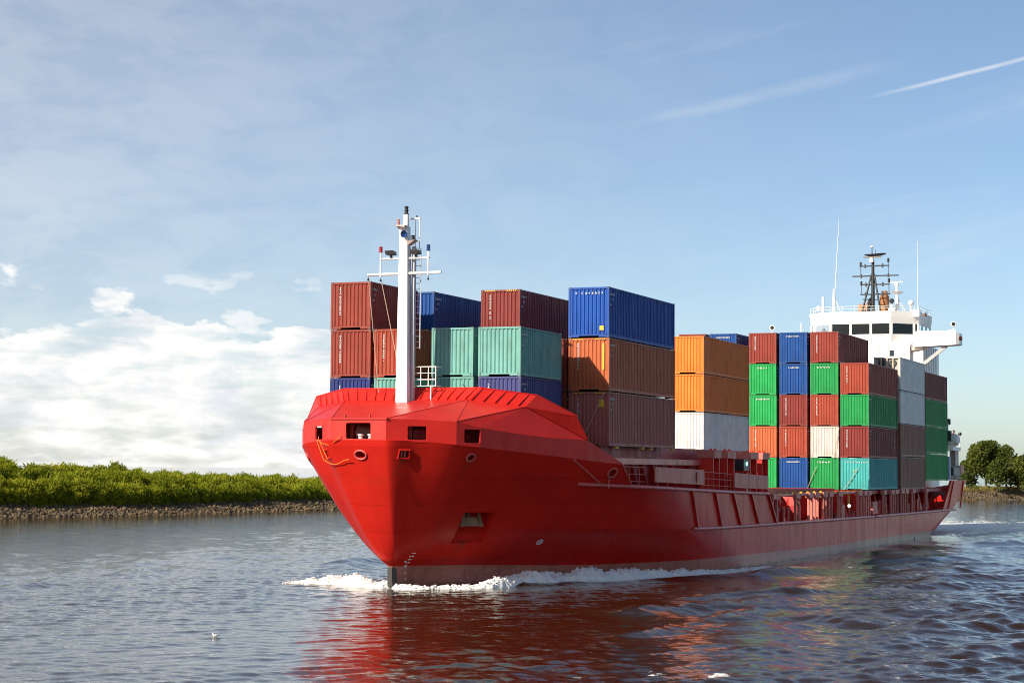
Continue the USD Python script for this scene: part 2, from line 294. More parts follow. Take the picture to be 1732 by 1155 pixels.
def ring(pts, ztop_center=None):
    """a closed ring from keel centre up the port side, across the top and down to starboard"""
    pts = np.asarray(pts); x0, zt = pts[0, 0], pts[-1, 2]
    port = [(x0, 0, pts[0, 2] - .5)] + [(p[0], -p[1], p[2]) for p in pts] + [(pts[-1, 0], 0, zt)]
    star = [(p[0], p[1], p[2]) for p in pts[::-1]]
    return np.array(port + star)
def loft(rings):
    n, m = len(rings), len(rings[0]); v = np.vstack(rings); f = []
    for i in range(n - 1):
        for j in range(m):
            k = (j + 1) % m; a, b, c, d = i*m + j, i*m + k, (i + 1)*m + k, (i + 1)*m + j
            f += [[a, b, c], [a, c, d]]
    for e, flip in ((0, False), (n - 1, True)):                     # end caps: strips from port to starboard
        o = e*m; h = (m - 2)//2
        for i in range(0, h + 1):
            a, b = o + i, o + i + 1; c, d = o + (m - i - 1), o + (m - i) % m
            for q in (([a, b, c] if c != b else None), ([a, c, d] if i and c != d else None)):
                if q and len(set(q)) == 3: f.append(q if flip else q[::-1])
    t = trimesh.Trimesh(v, f, process=False)
    if t.volume < 0: t.invert()
    return m3.Manifold(m3.Mesh(np.asarray(t.vertices, np.float32), np.asarray(t.faces, np.uint32)))
SS = np.unique(np.r_[np.linspace(0, .25, 22), np.linspace(.25, 1, 46)])
rings = [ring([hull_pt(s, t) for t in TL]) for s in SS]
for X in (24., 30., 40., 55., 70., 78.):
    z0, z1 = float(ZO(min(X, 25))), 6.1
    rings.append(ring([(X, 10.1, z0 + (z1 - z0)*t if t > 0 else z0 + 5.3*t) for t in TL]))
for X in np.linspace(81, 107.6, 15):                                 # the stern rises out of the water
    zs = np.interp(X, [81, 84, 87, 94, 100.6, 107.6], [-2.2, -1.2, -.15, 1.15, 2.42, 5.2])
    P = []
    for t in TL:
        if t < 0: u = (t + .55)/.55; P.append((X + (0 if X < 107 else -.0), 10.1*(.25 + .70*u), zs - 1.3*(1 - u) - .12))
        else: P.append((X, 10.1 - .35*max(0, .1 - t)*10*min(1, (X - 81)/9), zs + (6.1 - zs)*t))
    rings.append(ring(P))
H = loft(rings)
def xz_prism(poly, y0=-14, y1=14):
    """a solid whose side view (x, z) is the polygon"""
    m = trimesh.creation.extrude_polygon(sg.Polygon(poly), y1 - y0, engine='earcut')
    v = m.vertices.copy(); m.vertices = np.c_[v[:, 0], v[:, 2] + y0, v[:, 1]]
    m.fix_normals()
    return m3.Manifold(m3.Mesh(np.asarray(m.vertices, np.float32), np.asarray(m.faces, np.uint32)))
xr = np.linspace(-.2, 98, 60)
prof = [(-30, -12), (-30, 12), (-2.1, 12), (-2.1, 6.52), (-.45, 5.42), (-.2, 5.35), (-.2, float(ZR(-.2)))] + [(x, float(ZR(x))) for x in xr[1:]] + [(120, 2.4), (120, -12)]
MAIN = H ^ xz_prism(prof)
Hin = H.scale((1, .978, 1))
shell = H - Hin
stern_pl = shell ^ xz_prism([(92.9, 2.3), (98.5, 5.38), (110, 5.38), (110, 2.3)])
# openings: the anchor recess, fairleads and rope ports, cut into the plating
def from_dir(c, ax, upv=(0, 0, 1)):
    """frame at c: columns right, up, outward"""
    o = np.asarray(ax, float); o /= np.linalg.norm(o); r = np.cross(upv, o); r /= np.linalg.norm(r); u = np.cross(o, r)
    T = np.eye(4); T[:3, 0], T[:3, 1], T[:3, 2], T[:3, 3] = r, u, o, c; return T
def surf(s, t, side=-1):
    """point and outward normal of the plating"""
    e = .004; p = hull_pt(s, t); a = hull_pt(s + e, t) - hull_pt(s - e, t); b = hull_pt(s, t + e) - hull_pt(s, t - e)
    n = np.cross(a, b); n /= np.linalg.norm(n)
    if n[1] < 0: n = -n
    m = np.array([1, side, 1]); return p*m, n*m
def to_m3(mesh): return m3.Manifold(m3.Mesh(np.asarray(mesh.vertices, np.float32), np.asarray(mesh.faces, np.uint32)))


_g = [np.array([hull_pt(s, t) for t in np.linspace(0, 1, 60)]) for s in np.linspace(0, 1, 160)]
_xz = np.array([[(p[0], p[2], p[1]) for p in r] for r in _g]).reshape(-1, 3)
from scipy.interpolate import LinearNDInterpolator
_hb = LinearNDInterpolator(_xz[:, :2], _xz[:, 2])
def hb_at(x, z):
    """half breadth of the plating at a place on its side"""
    v = float(_hb(x, z)); return 10.1 if (x > 9 and not v == v) or x > 15 else (v if v == v else 10.1)
def bul_prof(lo, hi):
    zt = PI([-6, 8, 26], [5.46, 5.05, 4.66]); xs = np.linspace(-.6, 25.75, 30)
    return [(-.6, 3.0), (-.6, float(zt(-.6)))] + [(x, float(zt(x))) for x in xs[1:]] + [(27.9, float(ZR(27.9)) + .02), (27.9, 2.3), (10, 2.5)]
MAIN = MAIN + (shell ^ xz_prism(bul_prof(0, 0))) + stern_pl
def cutter_box(c, ax, w, h, d, upv=(0, 0, 1), r=.06):
    m = trimesh.creation.extrude_polygon(sg.box(-w/2 + r, -h/2 + r, w/2 - r, h/2 - r).buffer(r, quad_segs=3), d + .5, engine='earcut')
    m.apply_translation((0, 0, -d)); m.apply_transform(from_dir(c, ax, upv)); return to_m3(m)
def cutter_cyl(c, ax, rx, rz, d, n=24):
    m = trimesh.creation.cylinder(1., d + .5, sections=n); m.apply_scale((rx, rz, 1)); m.apply_translation((0, 0, -d/2 + .25)); m.apply_transform(from_dir(c, ax)); return to_m3(m)
# anchor recess (both bows): a sloping pocket with a level head
for side in (-1, 1):
    q = [surf(s, t, side)[0] for s, t in ((.409, .462), (.482, .474), (.466, .218), (.389, .192))]
    n = surf(.44, .33, side)[1]; n = np.array([n[0], n[1], 0]); n /= np.linalg.norm(n)
    inn = [p - n*d for p, d in zip(q, (1.05, 1.05, .10, .10))]
    out = [p + n*.6 for p in q]
    pocket = m3.Manifold.hull_points(np.array(inn + out))
    MAIN = MAIN - pocket
    if side == -1: POCKET = (q, n)
FAIR = []      # (centre, normal, rx, rz, kind)
for s, t, sides, rx, rz, kind in ((.010, .886, (-1,), .30, .22, 'round'), (.219, .895, (-1, 1), .27, .22, 'square'), (.392, .911, (-1, 1), .24, .20, 'round'), (.72, .911, (-1, 1), .34, .26, 'round')):
    for sd in sides:
        c, n = surf(max(s, .012), t, sd)
        if s < .02: c[1] = 0; n = np.array([n[0], 0, n[2]]); n /= np.linalg.norm(n)
        FAIR.append((c, n, rx, rz, kind))
        MAIN = MAIN - (cutter_cyl(c, n, rx, rz, .45) if kind == 'round' else cutter_box(c, n, 2*rx, 2*rz, .45))
HULL = part(SHIP, 'hull', MAIN, M_HULL, smooth=9)
for c, n, rx, rz, kind in FAIR:                                      # raised lips round the fairleads, worn bright
    g = np.linspace(0, 2*np.pi, 25) if kind == 'round' else None
    T = from_dir(c, n); b = MB()
    if kind == 'round': P = [T[:3, 3] + T[:3, 0]*rx*1.06*math.cos(a) + T[:3, 1]*rz*1.08*math.sin(a) + n*.02 for a in g]
    else: P = [T[:3, 3] + T[:3, 0]*x*rx*1.05 + T[:3, 1]*y*rz*1.05 + n*.02 for x, y in ((-1, -1), (1, -1), (1, 1), (-1, 1), (-1, -1))]
    b.tube(P, .055, 6)
    part(HULL, 'fairlead_lip', b, M_RAIL if kind == 'round' else M_RED, smooth=50)
    if kind == 'square':
        b = MB()
        for k in (-.33, .33): b.tube([c + T[:3, 0]*rx*k - T[:3, 1]*rz - n*.12, c + T[:3, 0]*rx*k + T[:3, 1]*rz - n*.12], .05, 8)
        part(HULL, 'fairlead_roller', b, M_PINK, smooth=40)
# the anchor, hanging in its recess: stock, shank and two flukes
q, n = POCKET
c = (q[0]*.55 + q[1]*.45)*.72 + (q[2]*.5 + q[3]*.5)*.28 - n*.48
r = (q[1] - q[0])/np.linalg.norm(q[1] - q[0]); b = MB()
b.hexa([c + r*x + n*y + np.array([0, 0, -.28]) for x, y in ((-.62, -.2), (.62, -.2), (.5, .16), (-.5, .16))], [c + r*x + n*y + np.array([0, 0, .18]) for x, y in ((-.5, -.2), (.5, -.2), (.42, .1), (-.42, .1))])
for sx in (-1, 1):
    b.hexa([c + r*(sx*.66 + x) + n*y + np.array([0, 0, -.30]) for x, y in ((-.14, -.05), (.14, -.05), (.14, .2), (-.14, .2))], [c + r*(sx*.50 + x) + n*(y + .12) + np.array([0, 0, .42]) for x, y in ((-.05, -.05), (.05, -.05), (.05, .05), (-.05, .05))])
b.tube([c - n*.1 + np.array([0, 0, .1]), c - n*.35 + np.array([0, 0, .75])], .12, 8)
part(SHIP, 'anchor', b, M_ANCHOR)

# painted marks on the port bow: draught ticks, thruster and bulb symbols (flat marks, a few millimetres proud)
def on_hull(s, t, poly, name, m=None):
    c, n = surf(s, t); T = from_dir(c + n*.012, n); me = trimesh.util.concatenate([trimesh.creation.extrude_polygon(g, .012, engine='earcut') for g in getattr(poly, 'geoms', [poly])]); me.apply_transform(T); part(HULL, name, me, m or M_MARK)
ringp = sg.Point(0, 0).buffer(.22).difference(sg.Point(0, 0).buffer(.165))
on_hull(.566, .225, unary_union([ringp, sg.box(-.19, -.025, .19, .025), sg.box(-.025, -.19, .025, .19)]).buffer(.001), 'thruster_symbol')
for i in range(5): on_hull(.262 - .0085*(4 - i), .082 - .026*(4 - i) + .03, unary_union([sg.box(-.13, -.03, -.05, .03), sg.box(.03, -.03, .12, .03)]).buffer(.012) if i % 2 else sg.box(-.12, -.03, .11, .03), 'draught_mark')
for i in range(4): on_hull(.226, .045 - .05*i, sg.box(-.06, -.045, .06, .045) if i % 2 else sg.box(-.07, -.06, .04, .03), 'draught_mark')
b = MB()                                                             # dark stem bar at the waterline
b.hexa([(-11.75, -.13, -.6), (-11.3, -.2, -.6), (-11.3, .2, -.6), (-11.75, .13, -.6)], [(-11.74, -.13, 1.08), (-11.3, -.2, 1.08), (-11.3, .2, 1.08), (-11.74, .13, 1.08)])
part(HULL, 'stem_bar', b, plain('dark_stem_steel', (.03, .022, .02), .5))

# ---- the window band of the forecastle: flat plates with real openings
ZT = PI([-15.6, -13.2, -11.94, -10, -7.5, -5, -2.1], [8.64, 8.55, 8.26, 8.03, 7.82, 7.75, 6.53])
SEG = [(-15.55, 1.54), (-13.2, 4.35), (-11.94, 5.12), (-10, 6.08), (-7.5, 7.3), (-5, 8.4), (-2.05, 9.38)]
def band_plate(A, Bp, side, holes):
    """A, Bp: (x, half breadth) ends; holes: (centre u, half width, z0, z1)"""
    a, b_ = np.array([A[0], side*A[1]]), np.array([Bp[0], side*Bp[1]]); L = np.linalg.norm(b_ - a); d = (b_ - a)/L
    za0, zb0, za1, zb1 = float(ZB(A[0])), float(ZB(Bp[0])), float(ZT(A[0])), float(ZT(Bp[0]))
    if Bp[0] > -2.2: zb1 = zb0 + .04
    poly = sg.Polygon([(0, za0), (L, zb0), (L, zb1), (0, za1)])
    for u, hw, z0, z1 in holes: poly = poly.difference(sg.box(u - hw + .08, z0 + .08, u + hw - .08, z1 - .08).buffer(.08, quad_segs=3))
    m = trimesh.creation.extrude_polygon(poly, .09, engine='earcut'); v = m.vertices
    nrm = np.array([d[1], -d[0]]);  nrm = nrm if nrm @ np.array([a[0] + b_[0], a[1] + b_[1] + 0.]) > -1e9 and nrm[1]*side >= 0 else -nrm
    w = np.c_[a[0] + d[0]*v[:, 0] - nrm[0]*v[:, 2], a[1] + d[1]*v[:, 0] - nrm[1]*v[:, 2], v[:, 1]]
    m = trimesh.Trimesh(w, m.faces, process=False); m.fix_normals(); return m
def front_plate():
    poly = sg.Polygon([(-1.54, float(ZB(-15.55))), (1.54, float(ZB(-15.55))), (1.54, 8.64), (-1.54, 8.64)]).difference(sg.box(-.61, 7.73, .61, 8.37).buffer(.08, quad_segs=3))
    m = trimesh.creation.extrude_polygon(poly, .09, engine='earcut'); v = m.vertices
    return trimesh.Trimesh(np.c_[-15.55 + v[:, 2], v[:, 0], v[:, 1]], m.faces, process=False)
part(SHIP, 'forecastle_plate', front_plate(), M_RED)
for sd in (-1, 1):
    for i in range(len(SEG) - 1):
        holes = []
        if i == 0: holes = [(1.61, .49, 7.62, 8.30)]
        if i == 1: holes = [(.98, .50, 7.50, 8.18)]
        part(SHIP, 'forecastle_plate', band_plate(SEG[i], SEG[i + 1], sd, holes), M_RED)
b = MB().box(-15.63, -15.50, -1.62, 1.62, 8.62, 8.70); part(SHIP, 'forecastle_ledge', b, M_RED)

# ---- sloping whaleback plates
def plate(pts, th=.07):
    p = np.asarray(pts, float); n = np.cross(p[1] - p[0], p[2] - p[0]); n /= np.linalg.norm(n)
    if n[2] < 0: n = -n
    return MB().hexa(p - n*th, p)
T1, T2, T3 = (-10.0, 3.6, 9.78), (-8.36, 6.15, 9.45), (-5.8, 8.06, 8.98)
part(SHIP, 'whaleback_plate', plate([(-15.55, 1.54, 8.66), (-15.55, -1.54, 8.66), (-10, -3.6, 9.78), (-10, 3.6, 9.78)]), M_RED)
for sd in (-1, 1):
    Y = lambda p: (p[0], p[1]*sd, p[2])
    part(SHIP, 'whaleback_plate', plate([Y(p) for p in ((-15.55, 1.54, 8.66), (-13.2, 4.35, 8.56), T1)]), M_RED)
    part(SHIP, 'whaleback_plate', plate([Y(p) for p in ((-13.2, 4.35, 8.56), T2, T1)]), M_RED)
    B2 = [(-13.2, 4.35, 8.56), (-11.94, 5.12, 8.27), (-10, 6.08, 8.04), (-7.5, 7.3, 7.83), (-5, 8.4, 7.76)]
    b = MB()
    for i in range(4): b.add(plate([Y(p) for p in (B2[i], B2[i + 1], T2)], .05))
    b.add(plate([Y(p) for p in (B2[4], T3, T2)], .05)); part(SHIP, 'whaleback_plate', b, M_RED)
    b = MB()                                                         # weld seam strips and small lugs on the plating
    b.tube([Y((-13.2, 4.35, 8.57)), Y(T2)], .02, 6); b.tube([Y((-15.55, 1.54, 8.67)), Y(T1)], .02, 6); b.tube([Y((-13.2, 4.35, 8.57)), Y(T1)], .02, 6)
    part(SHIP, 'weld_seam', b, M_RED)
for y in (.95, -.45): part(SHIP, 'deck_lug', MB().hexa([(-15.25, y - .015, 8.70), (-15.05, y - .015, 8.74), (-15.05, y + .015, 8.74), (-15.25, y + .015, 8.70)], [(-15.18, y - .015, 8.86), (-15.10, y - .015, 8.86), (-15.10, y + .015, 8.86), (-15.18, y + .015, 8.86)]), M_RED)
# ---- breakwater with brackets on its forward face
TB1, TB2 = (-9.4, 4.03, 10.43), (-7.76, 6.54, 10.09)
def bw_panel(a, b_, c, d, th=.06):
    p = np.array([a, b_, c, d], float); n = np.cross(p[1] - p[0], p[3] - p[0]); n /= np.linalg.norm(n); n = n if n[0] > 0 else -n
    return MB().hexa(p, p + n*th)
M2 = lambda p: (p[0], -p[1], p[2])
BW = part(SHIP, 'breakwater', bw_panel(T1, M2(T1), M2(TB1), TB1), M_RED)
for sd in (-1, 1):
    Y = (lambda p: M2(p)) if sd < 0 else (lambda p: p)
    part(BW, 'breakwater_wing', bw_panel(Y(T1), Y(T2), Y(TB2), Y(TB1)), M_RED)
    p = np.array([Y(T2), Y(T3), Y((-5.84, 8.09, 9.02)), Y(TB2)]); part(BW, 'breakwater_wing', MB().hexa(p, p + np.array([.05, -sd*.04, 0])), M_RED)
def bracket(lo, hi, nrm):
    lo, hi, nrm = map(np.asarray, (lo, hi, nrm)); t = np.cross(hi - lo, nrm); t = t/np.linalg.norm(t)*.015
    p = [lo + nrm*.11, lo, hi, hi + nrm*.04]; return MB().hexa([q - t for q in p], [q + t for q in p])
for y in np.linspace(-3.4, 3.4, 14):
    if abs(y) < .4: continue
    k = y/3.6; part(BW, 'breakwater_bracket', bracket((-10.0, k*3.6, 9.78), (-9.4, k*4.03, 10.43), np.array([-.74, 0, .67])*.8), M_RED)
for sd in (-1, 1):
    for k in np.linspace(.04, .86, 5):
        lo, hi = (np.array(T1)*(1 - k) + np.array(T2)*k)*[1, sd, 1], (np.array(TB1)*(1 - k) + np.array(TB2)*k)*[1, sd, 1]
        part(BW, 'breakwater_bracket', bracket(lo, hi, np.array([-.70, sd*.42, .42])*.8), M_RED)
part(BW, 'top_flange', MB().tube([TB1, M2(TB1)], .035, 6).tube([TB1, TB2, (-5.8, 8.1, 9.02)], .035, 6).tube([M2(TB1), M2(TB2), (-5.8, -8.1, 9.02)], .035, 6), M_RED, smooth=50)

# ---- what the openings show: bulkhead, winch, bollards, pipe rails
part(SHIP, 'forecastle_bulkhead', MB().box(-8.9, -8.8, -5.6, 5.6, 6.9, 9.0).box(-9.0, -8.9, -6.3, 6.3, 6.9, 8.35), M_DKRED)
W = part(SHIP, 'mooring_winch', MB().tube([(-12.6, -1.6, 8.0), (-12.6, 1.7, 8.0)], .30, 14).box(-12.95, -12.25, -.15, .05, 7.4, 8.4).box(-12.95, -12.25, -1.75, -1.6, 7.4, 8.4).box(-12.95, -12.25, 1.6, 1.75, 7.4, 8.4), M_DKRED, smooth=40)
part(W, 'winch_drum_rope', MB().tube([(-12.6, .2, 8.0), (-12.6, 1.45, 8.0)], .38, 14), plain('pale_mooring_rope', (.55, .52, .46), .9), smooth=40)
part(W, 'winch_motor', MB().box(-12.9, -12.3, -2.5, -1.8, 7.6, 8.15), M_DKRED)
for y, x in ((-.3, -14.7), (.3, -14.7), (-3.6, -11.9), (-4.1, -11.2)): part(SHIP, 'bollard', MB().lathe([(0, 0), (.13, 0), (.13, .5), (.18, .52), (.18, .60), (0, .60)], (x, y, 7.3), 14), M_WHITE if abs(y) < 1 else M_DKRED, smooth=40)
b = MB()
for z in (7.75, 8.0): b.tube([(-11.6, -5.0, z), (-10.6, -5.4, z)], .03, 6)
for k in range(4): b.tube([(-11.6 + .33*k, -5.0 - .13*k, 7.3), (-11.6 + .33*k, -5.0 - .13*k, 8.05)], .03, 6)
part(SHIP, 'pipe_rail', b, M_WHITE, smooth=50)

# ---- rails and ribs along the raised bulwark and the deck edge
zt = PI([-6, 8, 26], [5.46, 5.05, 4.66])
for sd in (-1, 1):
    yb = lambda x, z: sd*(hb_at(x, z) + .03)
    part(HULL, 'bulwark_rail', MB().tube([(x, yb(x, float(zt(x))), float(zt(x))) for x in np.linspace(-4.6, 25.8, 40)], .11, 8), M_RAIL, smooth=50)
    ribs = [((8.32, 4.99), (9.9, 2.70), .20), ((13.0, 4.82), (14.45, 2.67), .10), ((17.03, 4.79), (18.95, 2.6), .20), ((21.32, 4.68), (23.22, 2.62), .10), ((25.75, 4.64), (27.9, 2.6), .22)]
    for (x0, z0), (x1, z1), w_ in ribs:
        ya, yc = hb_at(x0, z0), hb_at(x1, z1)
        part(HULL, 'bulwark_rib', MB().hexa([(x0 - w_/2, sd*(ya - .03), z0), (x0 + w_/2, sd*(ya - .03), z0), (x0 + w_/2, sd*(ya + .14), z0), (x0 - w_/2, sd*(ya + .14), z0)], [(x1 - w_/2, sd*(yc - .03), z1), (x1 + w_/2, sd*(yc - .03), z1), (x1 + w_/2, sd*(yc + .14), z1), (x1 - w_/2, sd*(yc + .14), z1)]), M_RED)
    for x0, x1 in ((9.2, 60), (60.6, 100.4)): part(HULL, 'deck_edge_rail', MB().tube([(x, sd*(hb_at(x, float(ZR(x)) - .02) + .03), float(ZR(x))) for x in np.linspace(x0, x1, 30)], .12, 8), M_RAIL, smooth=50)
    for x0, z0, x1, z1, r_ in ((-6.0, 6.70, -3.0, 5.42, .05), (-2.15, 6.48, -.5, 5.45, .06)):
        part(HULL, 'shoulder_stiffener', MB().tube([(x0 + (x1 - x0)*k, yb(x0 + (x1 - x0)*k, z0 + (z1 - z0)*k), z0 + (z1 - z0)*k) for k in np.linspace(0, 1, 6)], r_, 6), M_RAIL, smooth=50)
for x0, x1 in ((96.0, 99.6), (103.2, 105.6)): part(SHIP, 'stern_rib', MB().hexa([(x0 - .12, -10.08, 2.5), (x0 + .12, -10.08, 2.5), (x0 + .12, -10.2, 2.5), (x0 - .12, -10.2, 2.5)], [(x1 - .12, -10.08, 5.3), (x1 + .12, -10.08, 5.3), (x1 + .12, -10.2, 5.3), (x1 - .12, -10.2, 5.3)]), M_RED)
# ---------------------------------------------------------------- containers
PAL = dict(maroon=(.20, .030, .025), brown=(.24, .038, .024), brick=(.31, .052, .027), rust=(.46, .115, .042), dusty=(.38, .115, .088), taupe=(.31, .155, .11), blue=(.006, .060, .24), royal=(.006, .066, .33), navy=(.02, .03, .16), teal=(.15, .36, .32),
           aqua=(.055, .36, .34), green=(.012, .26, .065), leaf=(.012, .32, .075), orange=(.78, .20, .028), white=(.66, .65, .62), pale=(.62, .52, .47), slate=(.055, .06, .19))
def cpaint(c): return paint('container_' + c + '_paint', PAL[c], spec=.28, rough=.5, var=.20, dirt=(.10, .05, .03) if c not in ('white', 'pale') else (.30, .20, .13), dirt_amt=.42 if c != 'pale' else .75, scale=.9)
def corrugated(L, Hh, pitch=.275, depth=.036, margin=.10, fr=(.30, .45, .85, 1.)):
    """a trapezoid-ribbed sheet in the xz plane, ribs vertical, facing -y"""
    n = max(1, int(round((L - 2*margin)/pitch))); p = (L - 2*margin)/n; xs, ys = [0., margin], [0., 0.]
    for i in range(n):
        a = margin + i*p
        for fx, d in zip(fr, (0., depth, depth, 0.)): xs.append(a + p*fx); ys.append(d)
    xs.append(L); ys.append(0.); xs, ys = np.array(xs), np.array(ys); m = len(xs)
    v = np.vstack([np.c_[xs, ys, np.zeros(m)], np.c_[xs, ys, np.full(m, Hh)]])
    f = []
    for i in range(m - 1): f += [[i, i + 1, m + i + 1], [i, m + i + 1, m + i]]
    return v, np.array(f)
def place(mesh, T):
    v, f = arr(mesh); v = np.c_[v, np.ones(len(v))] @ np.asarray(T, float).T; return v[:, :3], f
CHW = 2.438
def glyph_row(n, h, rng, gap=.35):
    """small illegible stencilled characters: (x0, x1, z0, z1) strokes"""
    out, x = [], 0.
    for i in range(n):
        w = h*rng.uniform(.45, .7)
        if rng.random() < .12: x += w; continue
        k = rng.integers(0, 4); t = h*.24
        out.append((x, x + t, 0, h))
        if k != 1: out.append((x, x + w, h - t, h))
        if k in (0, 2): out.append((x, x + w, 0, t))
        if k in (2, 3): out.append((x + w - t, x + w, 0, h))
        if k == 1: out.append((x, x + w, h*.4, h*.4 + t))
        x += w + h*gap
    return out
NC = [0]
def container(x, y, z, L, h, colour, label, end='ribbed', code='column', side_code=True, yellow=None, group=None, side='ribbed', tall_marks=False, plaque=None):
    """x: forward end, y: port face, z: underside"""
    NC[0] += 1; rng = np.random.default_rng(100 + NC[0])
    jit = rng.uniform(-.02, .02); x = x + rng.uniform(-.03, .03)
    y0 = y + jit
    t = thing('shipping_container', label, 'container', (x + L/2, y0 + CHW/2, z), 0., group or 'containers stacked on the deck of the ship'); m = cpaint(colour)
    X0, X1, Y0, Y1, Z0, Z1 = x, x + L, y0, y0 + CHW, z, z + h; pw = .11
    for a, b_ in ((X0, X0 + pw), (X1 - pw, X1)):
        for c, d in ((Y0, Y0 + pw), (Y1 - pw, Y1)): part(t, 'corner_post', MB().box(a, b_, c, d, Z0 + .12, Z1 - .12), m)
    for c, d in ((Y0 + .012, Y0 + .09), (Y1 - .09, Y1 - .012)):
        part(t, 'bottom_rail', MB().box(X0 + .17, X1 - .17, c, d, Z0 + .03, Z0 + .19), m); part(t, 'top_rail', MB().box(X0 + .17, X1 - .17, c, d, Z1 - .09, Z1 - .012), m)
    for a, b_ in ((X0 + .012, X0 + .10), (X1 - .10, X1 - .012)):
        part(t, 'end_sill', MB().box(a, b_, Y0 + .17, Y0 + .62, Z0 + .02, Z0 + .17).box(a, b_, Y1 - .62, Y1 - .17, Z0 + .02, Z0 + .17).box(a, b_, Y0 + .62, Y1 - .62, Z0 + .10, Z0 + .17), m); part(t, 'end_header', MB().box(a, b_, Y0 + .17, Y1 - .17, Z1 - .11, Z1 - .012), m)
    mc = paint('corner_casting_steel_' + colour, np.array(PAL[colour])*.6 + .03, rough=.55, var=.3, dirt=(.12, .055, .03), dirt_amt=.6, scale=3.)
    for a in (X0 - .004, X1 - .174):
        for c in (Y0 - .004, Y1 - .158):
            for e in (Z0, Z1 - .118): part(t, 'corner_casting', MB().box(a, a + .178, c, c + .162, e, e + .118), mc)
    lo, hi = Z0 + .17, Z1 - .10
    if side == 'ribbed': sv = corrugated(L - 2*pw, hi - lo)
    else: sv = corrugated(L - 2*pw, hi - lo, pitch=1.12, depth=.012)
    part(t, 'side_panel', place(sv, [[1, 0, 0, X0 + pw], [0, 1, 0, Y0 + .03], [0, 0, 1, lo], [0, 0, 0, 1]]), m)
    v, f = place(sv, [[1, 0, 0, X0 + pw], [0, -1, 0, Y1 - .03], [0, 0, 1, lo], [0, 0, 0, 1]]); part(t, 'side_panel', (v, f[:, ::-1]), m)
    if end == 'ribbed':
        ev = corrugated(CHW - 2*pw, hi - lo, pitch=.246, depth=.058, margin=.05, fr=(.24, .50, .74, 1.))
        part(t, 'front_panel', place(ev, [[0, 1, 0, X0 + .03], [-1, 0, 0, Y1 - pw], [0, 0, 1, lo], [0, 0, 0, 1]]), m)
    else:                                                            # refrigeration unit recessed in the end frame
        part(t, 'front_panel', MB().box(X0 + .22, X0 + .26, Y0 + pw, Y1 - pw, lo, hi), plain('reefer_grey_panel', (.42, .41, .40), .5))
        for yy in np.linspace(Y0 + .14, Y1 - .14, 5): part(t, 'reefer_frame_post', MB().box(X0 + .02, X0 + .14, yy - .06, yy + .06, lo, hi), paint('reefer_frame_paint', (.62, .50, .36), rough=.5, dirt=(.28, .12, .05), dirt_amt=.8, scale=2.))
        for zz in (lo + .75, lo + 1.55): part(t, 'reefer_frame_bar', MB().box(X0 + .03, X0 + .13, Y0 + .2, Y1 - .2, zz, zz + .08), M_STEEL)
        for yy in (Y0 + .72, Y1 - .72): part(t, 'reefer_fan', MB().lathe([(0, 0), (.3, 0), (.34, .04), (.34, .09), (.26, .10), (0, .06)], (X0 + .2, yy, hi - .42), 18, axis=(-1, 0, 0)), plain('reefer_fan_black', (.05, .05, .05), .5))
        part(t, 'warning_patch', MB().hexa([(X0 + .2, Y1 - 1.5, hi - .78), (X0 + .2, Y1 - 1.95, hi - .70), (X0 + .2, Y1 - 1.85, hi - .52), (X0 + .2, Y1 - 1.42, hi - .62)], [(X0 + .19, Y1 - 1.5, hi - .78), (X0 + .19, Y1 - 1.95, hi - .70), (X0 + .19, Y1 - 1.85, hi - .52), (X0 + .19, Y1 - 1.42, hi - .62)]), plain('red_label_print', (.4, .02, .03), .5))
    v = np.array([[X0 + .05, Y0 + .05, Z1 - .02], [X1 - .05, Y0 + .05, Z1 - .02], [X1 - .05, Y1 - .05, Z1 - .02], [X0 + .05, Y1 - .05, Z1 - .02]])
    part(t, 'roof_panel', MB().box(X0 + .10, X1 - .10, Y0 + .09, Y1 - .09, Z1 - .06, Z1 - .025), m)
    part(t, 'rear_panel', MB().box(X1 - .09, X1 - .05, Y0 + pw, Y1 - pw, lo, hi), m)
    part(t, 'floor_panel', MB().box(X0 + .1, X1 - .1, Y0 + .09, Y1 - .09, Z0 + .10, Z0 + .16), M_DARK)
    # stencilled codes
    b = MB(); xf = X0 + .03 - .006
    if code == 'column':
        for g0, g1, z0, z1 in glyph_row(16, .105, rng): b.box(xf - .003, xf + .02, Y1 - .52 - (z1 - z0) - z0*1.0, Y1 - .52 - z0, Z1 - .30 - g1, Z1 - .30 - g0)
    elif code == 'row':
        for g0, g1, z0, z1 in glyph_row(10, .13, rng): b.box(xf - .003, xf + .02, Y1 - .62 - g1, Y1 - .62 - g0, Z1 - .42 + z0, Z1 - .42 + z1)
    elif code == 'wide_row':
        for g0, g1, z0, z1 in glyph_row(11, .12, rng, 1.0): b.box(xf - .003, xf + .02, Y1 - .42 - g1, Y1 - .42 - g0, Z1 - .40 + z0, Z1 - .40 + z1)
    elif code == 'short':
        for g0, g1, z0, z1 in glyph_row(4, .09, rng): b.box(xf - .003, xf + .02, Y1 - .55 - (z1 - z0) - z0, Y1 - .55 - z0, Z1 - .40 - g1, Z1 - .40 - g0)
    if b.n: part(t, 'front_code', b, M_MARK, kind='stuff')
    b = MB(); yf = Y0 + .03
    if side_code:
        for dx, dz, n_, hh in ((.28, .34, 7, .12), (.55, .62, 2, .13), (.30, .95, 3, .10)):
            for g0, g1, z0, z1 in glyph_row(n_, hh, rng): b.box(X0 + dx + g0, X0 + dx + g1, yf - .009, yf + .015, Z1 - dz - hh + z0, Z1 - dz - hh + z1)
    if tall_marks:
        for g0, g1, z0, z1 in glyph_row(11, .15, rng): b.box(X1 - 1.05 + z0, X1 - 1.05 + z1, yf - .009, yf + .015, Z1 - .5 - g1, Z1 - .5 - g0)
    if b.n: part(t, 'side_code', b, M_MARK, kind='stuff')
